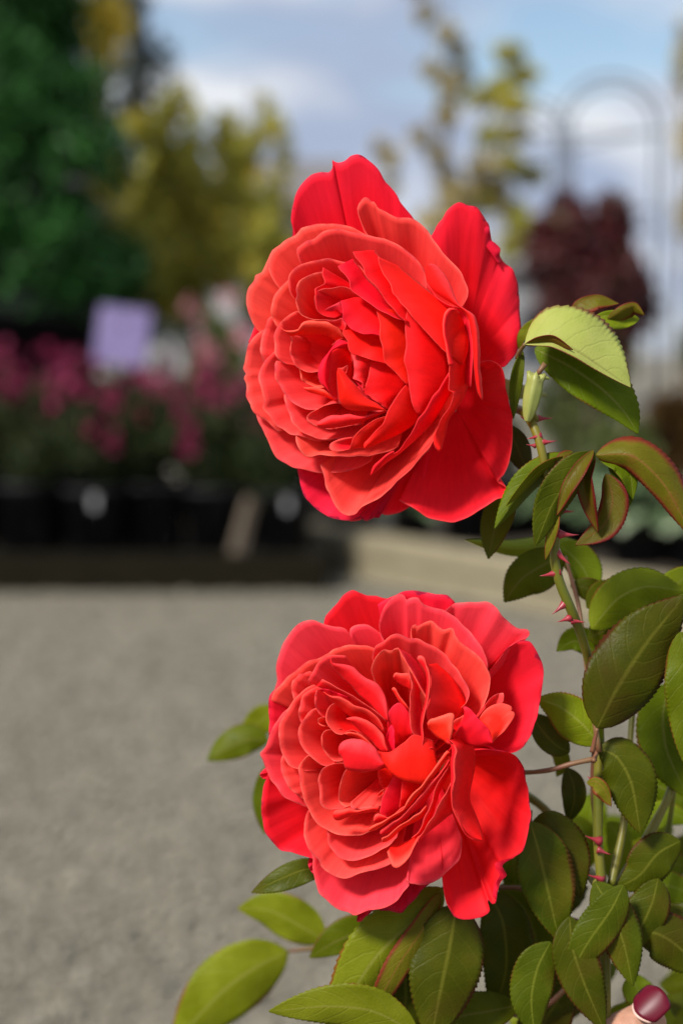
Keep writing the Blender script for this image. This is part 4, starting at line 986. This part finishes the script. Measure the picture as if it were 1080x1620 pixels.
# lower left cells
Lw('7', [(410,150),(370,130),(320,92),(290,112),(265,150),(258,200),(270,250),(282,310),(300,370),(325,425),(365,475),(420,512),(480,538),(540,546),(610,542),(690,515),(740,480)], [-46,-48,-48,-48,-44,-40], kind='c', lip=8, wave=2)
Lw('7', [(540,150),(510,132),(455,138),(415,160),(385,190),(366,230),(372,290),(380,355),(400,385),(440,400),(490,395),(540,380)], -34, root=(640,1205), kind='o', lip=5)
Lw('7', [(640,190),(590,180),(540,168),(512,200),(494,250),(488,300),(492,350),(525,385),(560,370)], -26, root=(645,1200), kind='o', lip=4)
Lw('7', [(555,355),(560,385),(600,392),(660,388),(720,380),(740,370)], -24, root=(650,1190), kind='o', lip=3, zr=-120)
Lw('7', [(455,415),(475,400),(520,398),(550,392),(590,398),(650,390),(720,380)], [-16,-14,-12,-12], inner=[(455,440),(470,458),(492,460),(530,445),(580,428),(640,416),(716,410)], zr=-20, kind='o', lip=4, wave=1, b=6)
Lw('7', [(425,495),(422,540),(430,585),(448,630),(480,665),(525,685),(575,692),(602,688),(650,670),(710,640),(775,600),(820,560)], [-56,-56,-54,-48,-40], kind='c', lip=7, wave=2)
Lw('7', [(320,400),(302,430),(292,480),(296,540),(305,600),(335,650),(375,685),(388,725),(420,755),(465,778),(520,788),(560,782),(600,765),(670,748),(730,728),(785,705),(830,680)], [-64,-64,-62,-60,-54,-44], kind='c', lip=7, wave=2)
# centre lower: small standing petals
Lw('7', [(715,175),(708,215),(722,255),(745,275)], -20, inner=[(760,160),(790,190),(800,220),(790,260)], zr=-40, kind='r', wave=1)
Lw('7', [(805,200),(780,240),(755,290),(735,340),(722,385),(725,420),(760,435)], -12, inner=[(900,220),(890,270),(880,310),(870,350),(850,390),(820,420),(780,440)], zr=-34, kind='r', lip=0, wave=1, b=4)
Lw('7', [(850,230),(845,290),(838,350),(835,400)], -10, inner=[(960,250),(930,300),(900,350),(860,400)], zr=-26, kind='r', lip=0, wave=1, b=3)
Lw('7', [(705,310),(725,290),(750,280),(740,310),(715,330)], -14, inner=[(710,320),(720,315),(730,312),(730,318),(718,326)], zr=-20, kind='o', wave=0.5)
Lw('7', [(745,150),(790,185),(830,208),(880,228),(940,245),(975,240)], 6, inner=[(740,140),(790,165),(840,180),(890,190),(940,200),(990,200)], zr=10, kind='g', lip=3, wave=0.5)
# lower right bundle of rolled rims
Lw('8', [(38,460),(45,430),(68,420),(100,432),(120,440),(150,425),(185,400),(215,380)], -6, inner=[(40,470),(60,475),(85,470),(110,462),(135,450),(165,435),(195,415),(220,395)], zr=-14, kind='o', lip=3, wave=0.5, b=4)
Lw('8', [(5,510),(15,492),(45,475),(85,468),(115,450),(160,420),(205,395),(228,350),(262,300),(308,262),(345,205),(385,150),(425,95),(455,64),(470,70)], [4,8,10,12,14,16], inner=[(10,522),(40,518),(75,500),(105,480),(130,458),(175,432),(212,405),(248,375),(285,330),(325,285),(365,235),(405,185),(440,130),(462,95),(472,80)], zr=[-6,-6,-8,-2,8], kind='o', lip=3, wave=0.8, b=6)
Lw('8', [(75,535),(78,515),(110,495),(150,475),(188,452),(225,405),(270,365),(315,310),(355,260),(395,215),(430,160),(468,105)], [0,4,6,6,8,10], inner=[(85,545),(110,535),(140,518),(175,490),(210,462),(250,425),(295,395),(330,355),(365,305),(400,250),(435,190),(472,130)], zr=[-8,-16,-20,-10,4], kind='c', lip=3, wave=0.8, b=5)
Lw('8', [(80,575),(82,555),(112,545),(150,520),(180,492),(215,468),(262,440),(305,418),(338,370)], [-4,0,0,-4], inner=[(90,585),(115,580),(145,560),(175,530),(210,500),(250,480),(290,462),(320,440),(342,400)], zr=-18, kind='o', lip=3, wave=0.8, b=4)
Lw('8', [(255,560),(285,530),(310,490),(325,445),(355,400),(372,345),(388,285),(415,230),(440,190),(474,150)], [-2,4,6,8,10], inner=[(270,560),(300,540),(335,500),(360,460),(380,415),(392,370),(405,320),(430,270),(450,230),(478,185)], zr=-16, kind='c', lip=3, wave=0.8, b=4)
Lw('8', [(290,580),(288,560),(320,520),(355,465),(385,430),(400,385),(420,345),(445,310),(465,265),(480,235)], [2,8,10,12,14], inner=[(290,590),(330,545),(370,510),(410,480),(445,450),(470,430),(490,420),(490,380),(490,340),(488,290)], zr=[-8,-26,-34,-30,-10], kind='c', lip=3, wave=1, b=6)
Lw('8', [(115,640),(128,690),(148,722),(172,730),(205,712),(235,680),(258,645),(275,605),(288,575),(300,550)], [-6,0,4,4,0], inner=[(140,605),(160,600),(180,595),(200,588),(215,582),(232,575),(248,566),(262,556),(275,545),(290,530)], zr=-30, kind='o', lip=4, wave=0.8, b=6)
Lw('8', [(455,15),(470,25),(500,40),(515,70),(502,120),(495,180),(500,225),(485,285),(482,345),(492,400),(520,450),(545,500),(575,545),(612,568)], [24,28,30,30,28,26,20,10], inner=[(455,-10),(468,10),(485,60),(480,110),(478,160),(480,210),(478,260),(478,320),(486,390),(505,440),(530,490),(560,540),(590,565),(618,576)], zr=[18,18,20,20,18,16,10], kind='o', lip=2, wave=0.5, b=4)
Lw('8', [(465,0),(500,35),(515,75),(504,125),(497,185),(502,225),(488,285),(485,345),(496,400),(525,450),(552,500),(580,545),(612,572),(655,575)], [22,27,29,29,26,24,16,4], inner=[(560,-10),(600,30),(618,90),(615,150),(605,210),(592,270),(585,320),(590,360),(608,400),(625,440),(640,480),(652,520),(662,550),(660,570)], zr=[-40,-54,-64,-66,-60,-44,-26,-4], kind='r', lip=0, wave=1, b=12)
# ---- canes
main = cane(bush, [(770, 616, -272), (803, 640, -175), (832, 655, -90), (850, 690, -70), (861, 735, -68), (873, 790, -75), (878, 850, -80), (876, 885, -85), (886, 925, -90), (905, 970, -98), (922, 1015, -135), (938, 1080, -185), (947, 1160, -200), (946, 1250, -195), (945, 1330, -190), (952, 1410, -185), (956, 1500, -188), (958, 1700, -190)], 0.0014, 0.0020, n=70)
c2 = cane(bush, [(715, 1220, -272), (790, 1240, -330), (838, 1262, -360), (870, 1290, -350), (905, 1350, -300), (945, 1400, -195), (955, 1450, -188)], 0.0014, 0.0020)
c3 = cane(bush, [(1085, 1130, -330), (1060, 1250, -300), (1020, 1330, -260), (985, 1390, -220), (960, 1440, -195)], 0.0012, 0.0020)
c4 = cane(bush, [(1000, 1120, -300), (992, 1230, -260), (985, 1310, -230), (966, 1400, -200)], 0.0010, 0.0016)
low = px(958, 1700, -190)
V, F = tube([low, (low.x, low.y + 0.02, low.z * 0.7), (low.x + 0.01, low.y + 0.03, low.z * 0.35), (bush.location.x, bush.location.y, -0.05)], [0.0026, 0.005, 0.008, 0.011], 12)
link('cane', mesh('cane', V, F), M['stem'], bush, True)
for b, t in [((848, 662, -85), (874, 661, -80)), ((852, 690, -68), (833, 694, -60)), ((858, 700, -68), (880, 697, -60)), ((845, 705, -70), (832, 703, -66)),
             ((884, 808, -76), (908, 809, -66)), ((884, 845, -80), (915, 846, -70)), ((880, 875, -84), (902, 893, -72)), ((880, 906, -88), (853, 911, -78)),
             ((893, 955, -95), (872, 972, -84)), ((899, 978, -98), (880, 984, -90)), ((906, 982, -100), (926, 984, -92)), ((838, 668, -90), (822, 658, -80))]:
    thorn(main, b, t)
for b, t in [((946, 1240, -165), (928, 1228, -155)), ((946, 1330, -178), (925, 1322, -168)), ((947, 1345, -178), (966, 1352, -168)), ((950, 1390, -182), (930, 1384, -172))]:
    thorn(main, b, t)
# spent bud beside the cane
V, F = lathe([(0.0009, -0.0080), (0.0016, -0.0065), (0.0024, -0.0035), (0.0028, 0.0), (0.0029, 0.003), (0.0027, 0.0052), (0.0031, 0.0070), (0.0024, 0.0074), (0.0, 0.0060)], 20)
V = [Vector((v.x * (1 + 0.10 * math.cos(5 * math.atan2(v.y, v.x))), v.y * (1 + 0.10 * math.cos(5 * math.atan2(v.y, v.x))), v.z + (0.0012 * math.cos(5 * math.atan2(v.y, v.x)) if v.z > 0.006 else 0))) for v in V]
o_, t_ = px(841, 629, -62), px(848, 594, -62)
mt = Matrix.Translation(o_) @ (t_ - o_).to_track_quat('Z', 'Y').to_matrix().to_4x4()
sb = link('spent_bud', mesh('spent_bud', [mt @ v for v in V], F), M['hip'], bush, True)
link('style', mesh('style', *tube([px(847, 596, -62), px(854, 586, -60), px(862, 575, -58)], [0.0011, 0.0008, 0.0010], 8)), M['redstem'], sb)
link('sepal', mesh('sepal', *tube([px(851, 597, -60), px(860, 596, -58), px(870, 600, -56)], [0.0010, 0.0009, 0.0002], 6)), M['hip'], sb)
link('bud_stalk', mesh('bud_stalk', *tube([px(840, 640, -62), px(843, 656, -74), px(848, 664, -84)], [0.0010, 0.0011, 0.0012], 8)), M['stem'], sb)
# ---- leaves, upper right
def Lf(mid, *a, **k):
    q = mid[len(mid) // 2]
    deep = k.pop('deep', True)
    if deep and q[0] > 740 and q[1] > 1180:      # the lower part of the bush leans away from the camera
        mid = [(p_[0], p_[1], p_[2] * 1.45) for p_ in mid]
    if q[0] < 480 and q[1] > 1400: mid = [(p_[0], p_[1], p_[2] * 1.35) for p_ in mid]
    return leaf(bush, mid, *a, **k)
Lf([(845,552,-120),(900,580,-105),(950,615,-100),(985,650,-100),(1008,686,-105)], 50, 34, 'mid', za=-10, zb=6)
Lf([(830,544,-60),(872,541,-42),(910,556,-34),(950,582,-36),(996,613,-40)], 70, 9, 'pale', za=-50, zb=10, petiole=[(818,566,-95),(822,556,-80)], label='pale glossy leaf with a dark red serrated edge')
Lf([(829,545,-62),(850,536,-44),(875,534,-32),(905,553,-26)], 3, 12, 'red', za=6, zb=-14)
Lf([(868,520,-150),(850,514,-150),(828,530,-150),(820,552,-160)], 8, 12, 'light')
Lf([(1010,505,-170),(985,500,-165),(955,500,-150),(930,510,-140)], 22, 8, 'light', za=10)
Lf([(898,498,-165),(915,478,-160),(945,470,-158),(978,480,-160)], 5, 22, 'red', zb=14)
Lf([(960,505,-150),(985,488,-146),(1003,483,-146),(1018,498,-146)], 6, 18, 'red', zb=-20)
Lf([(826,556,-92),(820,590,-86),(815,625,-84),(812,662,-88)], 9, 12, 'mid', zb=12)
Lf([(800,672,-190),(814,700,-188),(826,728,-186),(838,752,-184)], 22, 19, 'dark', za=-4)
Lf([(905,722,-78),(870,738,-66),(830,770,-62),(782,836,-66)], 14, 26, 'mid', za=-26, zb=-8, petiole=[(882,760,-78)])
Lf([(905,724,-72),(880,730,-60),(850,748,-56),(800,800,-58)], 7, 9, 'light', za=-10, zb=14)
Lf([(940,716,-62),(905,750,-50),(872,800,-48),(846,864,-54)], 24, 30, 'dark', za=-14, zb=8)
Lf([(938,712,-60),(915,735,-46),(893,770,-42),(880,815,-46)], 17, 6, 'red', za=18)
Lf([(905,715,-62),(890,722,-58),(884,738,-56),(880,757,-56)], 4, 8, 'red')
Lf([(812,768,-190),(795,800,-184),(782,838,-180),(772,884,-178)], 25, 25, 'mid', za=10, zb=-6)
Lf([(942,720,-80),(1000,722,-60),(1050,768,-56),(1095,850,-60)], 34, 24, 'red', za=-24, zb=-16, label='long arching leaf flushed with red')
Lf([(946,724,-88),(978,728,-84),(996,750,-84),(1000,790,-86)], 14, 20, 'mid', zb=14)
Lf([(940,722,-70),(922,755,-60),(930,800,-58),(945,842,-60)], 14, 13, 'red', za=22)
Lf([(958,750,-84),(968,790,-80),(955,830,-76),(910,862,-72)], 26, 18, 'red', za=10, zb=-10)
Lf([(962,735,-92),(985,755,-90),(988,790,-90),(975,815,-92)], 16, 18, 'mid')
Lf([(935,872,-380),(880,862,-370),(810,868,-360),(735,855,-360)], 15, 16, 'light', zb=-20)
Lf([(892,878,-260),(860,893,-255),(825,915,-255),(797,952,-260)], 36, 32, 'mid', za=-10)
Lf([(882,862,-290),(905,880,-285),(925,905,-285),(938,948,-290)], 30, 22, 'light')
Lf([(880,800,-60),(875,830,-60),(868,860,-62),(862,885,-66)], 9, 9, 'red')
# right hand mass
Lf([(944,1152,-130),(975,1090,-122),(1020,1020,-122),(1082,942,-130)], 66, 60, 'dark', za=-16, zb=-24, petiole=[(936,1190,-140)], label='large dark leaf with a pale midrib', fold=4)
Lf([(1075,1000,-118),(1092,1060,-110),(1094,1120,-108),(1080,1205,-112)], 40, 42, 'mid', za=-14, zb=-8)
Lf([(935,995,-230),(975,948,-222),(1020,928,-222),(1082,935,-226)], 34, 40, 'light', za=-6, zb=-16)
Lf([(928,962,-250),(945,935,-245),(965,930,-245),(990,942,-248)], 14, 22, 'light')
Lf([(902,925,-270),(925,930,-262),(945,940,-262),(960,975,-265)], 18, 20, 'mid')
Lf([(1100,905,-290),(1080,915,-285),(1050,940,-285),(1010,960,-290)], 26, 26, 'light')
Lf([(930,1010,-280),(960,995,-276),(985,985,-276),(1030,990,-280)], 30, 36, 'mid')
Lf([(950,1040,-300),(925,1020,-296),(905,1015,-296),(880,1030,-300)], 16, 24, 'mid')
Lf([(948,1178,-180),(920,1145,-172),(885,1118,-172),(848,1105,-178)], 34, 30, 'light', za=-20, zb=-6, petiole=[(938,1205,-160)])
Lf([(946,1184,-165),(975,1198,-155),(998,1240,-153),(1012,1318,-160)], 42, 40, 'dark', za=-8, zb=-10, deep=False, petiole=[(938,1205,-152)])
Lf([(896,1215,-180),(906,1240,-176),(908,1265,-176),(898,1302,-180)], 20, 21, 'dark')
Lf([(900,1190,-230),(880,1180,-228),(860,1160,-228),(838,1128,-232)], 20, 32, 'dark')
Lf([(870,1185,-215),(884,1195,-212),(888,1210,-212),(880,1228,-214)], 14, 12, 'light')
Lf([(838,1300,-165),(852,1350,-155),(866,1410,-155),(884,1490,-162)], 46, 40, 'dark', za=-10, zb=6, deep=False, petiole=[(838,1282,-170)])
Lf([(842,1300,-190),(868,1310,-180),(895,1350,-178),(918,1420,-184)], 38, 28, 'dark', za=-6, deep=False)
Lf([(1060,1080,-200),(1048,1130,-192),(1055,1190,-192),(1088,1262,-198)], 30, 42, 'mid', za=6)
Lf([(928,1238,-150),(942,1236,-144),(955,1248,-142),(966,1275,-146)], 8, 17, 'red', deep=False)
Lf([(1000,1478,-140),(1035,1476,-130),(1070,1496,-130),(1120,1545,-138)], 42, 44, 'dark', za=-10, zb=-6)
Lf([(985,1330,-320),(1010,1300,-316),(1050,1285,-316),(1100,1300,-320)], 22, 26, 'light')
Lf([(960,1300,-300),(975,1320,-298),(980,1350,-298),(968,1385,-300)], 20, 20, 'light')
Lf([(1000,1400,-300),(1030,1370,-296),(1060,1365,-296),(1100,1375,-300)], 24, 28, 'mid')
Lf([(1010,1420,-290),(1040,1400,-286),(1070,1405,-286),(1110,1425,-290)], 22, 26, 'light')
Lf([(985,1250,-340),(1015,1240,-336),(1050,1248,-336),(1095,1280,-340)], 26, 26, 'mid')
Lf([(1100,1210,-360),(1070,1215,-356),(1045,1235,-356),(1020,1270,-360)], 22, 24, 'mid')
Lf([(900,1290,-330),(920,1310,-326),(930,1340,-326),(925,1385,-330)], 18, 20, 'light')
# bottom centre
Lf([(700,1405,-170),(655,1455,-150),(590,1520,-140),(515,1640,-145)], 44, 52, 'light', za=-16, zb=-14, petiole=[(740,1395,-190)], label='broad yellow green leaf under the lower bloom')
Lf([(695,1412,-150),(668,1470,-136),(625,1535,-132),(570,1640,-138)], 20, 24, 'red', za=-8)
Lf([(722,1428,-140),(712,1490,-128),(700,1550,-126),(680,1650,-132)], 60, 54, 'dark', za=-10, zb=-8, petiole=[(745,1405,-170)])
Lf([(772,1410,-180),(795,1460,-172),(800,1530,-172),(780,1610,-178)], 42, 44, 'dark', za=-8)
Lf([(790,1400,-230),(830,1440,-222),(850,1500,-222),(850,1590,-228)], 38, 44, 'mid')
Lf([(630,1500,-220),(640,1540,-214),(640,1590,-214),(620,1660,-220)], 50, 50, 'dark')
Lf([(520,1372,-190),(480,1376,-182),(440,1392,-182),(398,1412,-188)], 22, 20, 'dark', za=8, zb=-6)
Lf([(515,1488,-560),(470,1462,-552),(425,1440,-552),(376,1437,-558)], 30, 40, 'light', za=-8)
Lf([(455,1505,-600),(405,1530,-590),(350,1570,-590),(270,1655,-598)], 50, 52, 'light', za=-20, zb=-8, petiole=[(500,1500,-590)])
Lf([(615,1470,-470),(570,1475,-462),(530,1490,-462),(490,1515,-468)], 26, 30, 'mid')
Lf([(425,1172,-900),(395,1170,-890),(365,1182,-890),(328,1203,-898)], 24, 28, 'mid', zb=-20)
Lf([(440,1120,-950),(420,1135,-944),(400,1150,-944),(380,1165,-950)], 22, 22, 'light')
Lf([(445,1200,-600),(425,1230,-594),(415,1270,-594),(418,1320,-600)], 18, 18, 'mid')
Lf([(660,1635,-130),(590,1600,-122),(520,1592,-122),(425,1600,-128)], 34, 40, 'light', za=-8, petiole=[(720,1650,-140)])
Lf([(820,1590,-210),(770,1600,-204),(720,1610,-204),(650,1640,-210)], 34, 34, 'mid')
Lf([(900,1560,-230),(870,1600,-226),(850,1640,-226),(830,1700,-230)], 44, 44, 'dark')
Lf([(940,1480,-250),(920,1520,-246),(925,1560,-246),(950,1620,-250)], 44, 40, 'dark')
Lf([(1000,1540,-240),(1005,1560,-236),(1015,1580,-236),(1020,1610,-240)], 24, 26, 'light')
Lf([(830,1262,-260),(815,1310,-254),(812,1370,-254),(820,1440,-260)], 26, 26, 'mid')
cane(bush, [(860, 1418, -205), (820, 1405, -205), (770, 1405, -195), (735, 1402, -175)], 0.0009, 0.0008, 'redstem', 14, 'petiole')
cane(bush, [(943, 1200, -156), (905, 1208, -158), (870, 1218, -168), (830, 1222, -185), (800, 1216, -200)], 0.0009, 0.0008, 'redstem', 14, 'petiole')
cane(bush, [(945, 1320, -175), (938, 1260, -160), (938, 1205, -150), (944, 1152, -130)], 0.0012, 0.0008, 'redstem', 18, 'petiole')
cane(bush, [(956, 1470, -190), (880, 1440, -205), (842, 1340, -190), (838, 1298, -168)], 0.0010, 0.0008, 'redstem', 18, 'petiole')
cane(bush, [(956, 1500, -190), (850, 1600, -200), (760, 1590, -230), (620, 1520, -430), (500, 1500, -590)], 0.0012, 0.0008, 'redstem', 24, 'petiole')
cane(bush, [(700, 1330, -300), (560, 1260, -480), (470, 1200, -850), (425, 1172, -898)], 0.0012, 0.0008, 'stem', 18, 'petiole')
cane(bush, [(958, 1450, -188), (1040, 1380, -250), (1070, 1200, -230), (1076, 1010, -120)], 0.0012, 0.0008, 'stem', 22, 'petiole')
cane(bush, [(947, 1190, -160), (925, 1040, -190), (915, 960, -240), (893, 880, -258)], 0.0010, 0.0007, 'redstem', 18, 'petiole')
for q in [[(985,1400,-150),(965,1440,-142),(930,1490,-142),(895,1550,-148)], [(940,1395,-160),(960,1430,-152),(985,1490,-152),(1000,1560,-158)], [(900,1450,-150),(905,1500,-144),(925,1560,-144),(955,1630,-150)], [(1040,1390,-190),(1030,1430,-184),(1010,1470,-184),(975,1500,-190)], [(1075,1330,-200),(1040,1350,-194),(1010,1385,-194),(975,1405,-200)], [(870,1490,-160),(850,1530,-154),(840,1580,-154),(845,1640,-160)]]:
    Lf(q, 34, 36, 'dark', za=-8, zb=-4, deep=False)
# loose leaf mass filling the depth of the bush at lower right
rf = random.Random(21)
for k in range(58):
    x, y = rf.uniform(820, 1120), rf.uniform(1230, 1700)
    if x < 890 and y < 1330: continue
    z = rf.uniform(-850, -320)
    a = rf.uniform(0, 6.28); L = rf.uniform(70, 120)
    dx, dy = math.cos(a) * L, math.sin(a) * L * 0.8
    w = rf.uniform(20, 36)
    Lf([(x - dx / 2, y - dy / 2, z), (x - dx / 8, y - dy / 6, z + 10), (x + dx / 5, y + dy / 6, z + 10), (x + dx / 2, y + dy / 2, z - 6)], w, w, rf.choice(['dark', 'mid', 'light', 'light']), nl=18)

# ------------------------------------------------------------------ hand at the lower right corner
def skin_chain(chains, name):
    """one continuous skinned body from chains of (point, radius)"""
    bm = bmesh.new()
    lay = bm.verts.layers.skin.verify()
    made = {}
    first = None
    for ch in chains:
        prev = None
        for key, p, r in ch:
            if key not in made:
                v = bm.verts.new(p); v[lay].radius = (r, r)
                if first is None: v[lay].use_root = True; first = v
                made[key] = v
            v = made[key]
            if prev is not None and prev is not v: bm.edges.new((prev, v))
            prev = v
    me = bpy.data.meshes.new(name); bm.to_mesh(me); bm.free()
    return me
def hand():
    z0 = -190
    S = lambda x, y, z=0: px(x - 2, y - 2, z0 + z)
    root_p = S(905, 1940, -70)
    root = empty('hand', root_p); tag(root, 'hand with a dark red painted nail holding the rose cane at the lower right', 'hand')
    s = 0.0002
    palm = ('palm', S(880, 1960, -60), 0.021)
    chains = [
        [palm, ('wr', S(830, 2140, -60), 0.021), ('arm', S(770, 2420, -70), 0.026), ('arm2', S(700, 2800, -90), 0.033)],
        [palm, ('k0', S(870, 1820, -30), 0.0165), ('t1', S(885, 1730, 0), 0.0115), ('t2', S(940, 1668, 8), 0.0098), ('t3', S(985, 1642, 4), 0.0090), ('t4', S(1020, 1622, 0), 0.0080), ('t5', S(1048, 1598, -12), 0.0062)],
        [palm, ('k1', S(950, 1860, -70), 0.0150), ('i1', S(1010, 1760, -80), 0.0095), ('i2', S(1030, 1690, -120), 0.0085), ('i3', S(985, 1660, -190), 0.0075), ('i4', S(950, 1668, -200), 0.0060)],
        [('k1', None, 0), ('k2', S(975, 1920, -90), 0.0140), ('m1', S(1060, 1840, -100), 0.0092), ('m2', S(1085, 1770, -150), 0.0084), ('m3', S(1030, 1745, -215), 0.0074), ('m4', S(985, 1750, -225), 0.0060)],
        [('k2', None, 0), ('k3', S(975, 1990, -105), 0.0135), ('r1', S(1070, 1930, -120), 0.0088), ('r2', S(1085, 1865, -170), 0.0080), ('r3', S(1030, 1840, -230), 0.0070), ('r4', S(990, 1845, -235), 0.0058)],
        [('k3', None, 0), ('k4', S(960, 2055, -115), 0.0125), ('p1', S(1045, 2015, -140), 0.0076), ('p2', S(1060, 1960, -180), 0.0068), ('p3', S(1015, 1940, -225), 0.0060), ('p4', S(985, 1942, -228), 0.0050)],
    ]
    me = skin_chain(chains, 'hand_skin')
    o = link('hand_skin', me, M['skin'], root, True)
    o.modifiers.new('skin', 'SKIN').use_smooth_shade = True
    sd = o.modifiers.new('smooth', 'SUBSURF'); sd.levels = 2; sd.render_levels = 2
    # nail: a curved plate on the thumb's upper side
    def nail(c, along, up, L, W, name='nail'):
        along = along.normalized(); side = along.cross(up).normalized(); up = side.cross(along).normalized()
        V, F, Vc = [], [], []
        nu, nv = 13, 12
        for j in range(nv):
            f = j / (nv - 1)
            ww = W * (0.94 + 0.08 * math.sin(math.pi * f)) * (1 - 0.30 * max(0, (f - 0.8) / 0.2) ** 2.5) * (1 - 0.18 * max(0, (0.15 - f) / 0.15) ** 2)
            for i in range(nu):
                g = -1 + 2 * i / (nu - 1)
                ed = L * (f - 0.5) + 0.0020 * g * g * (1 - f) - 0.0010 * g * g * f
                V.append(c + along * ed + side * (ww * 0.5 * g) + up * (0.0017 * (1 - g * g) + 0.0005 * math.sin(f * 2.6) - 0.0014))
        F = [(j * nu + i, j * nu + i + 1, (j + 1) * nu + i + 1, (j + 1) * nu + i) for j in range(nv - 1) for i in range(nu - 1)]
        n = link(name, mesh(name, V, F), M['nail'], root, True)
        sm = n.modifiers.new('thickness', 'SOLIDIFY'); sm.thickness = 0.0007; sm.offset = 0
        pts = [Vector(V[i]) - along * 0.0004 for i in range(nu)]
        link('cuticle', mesh('cuticle', *tube(pts, [0.0005] * nu, 6)), M['cuticle'], n)
    a, b = S(1010, 1606, 8), S(1050, 1568, 0)
    al = b - a
    upv = (UPV * 0.55 - FWD * 0.72 + Vector((-0.35, 0, 0)))
    nail(S(1030, 1589, 34), al, upv, 0.0118, 0.0116)
hand()
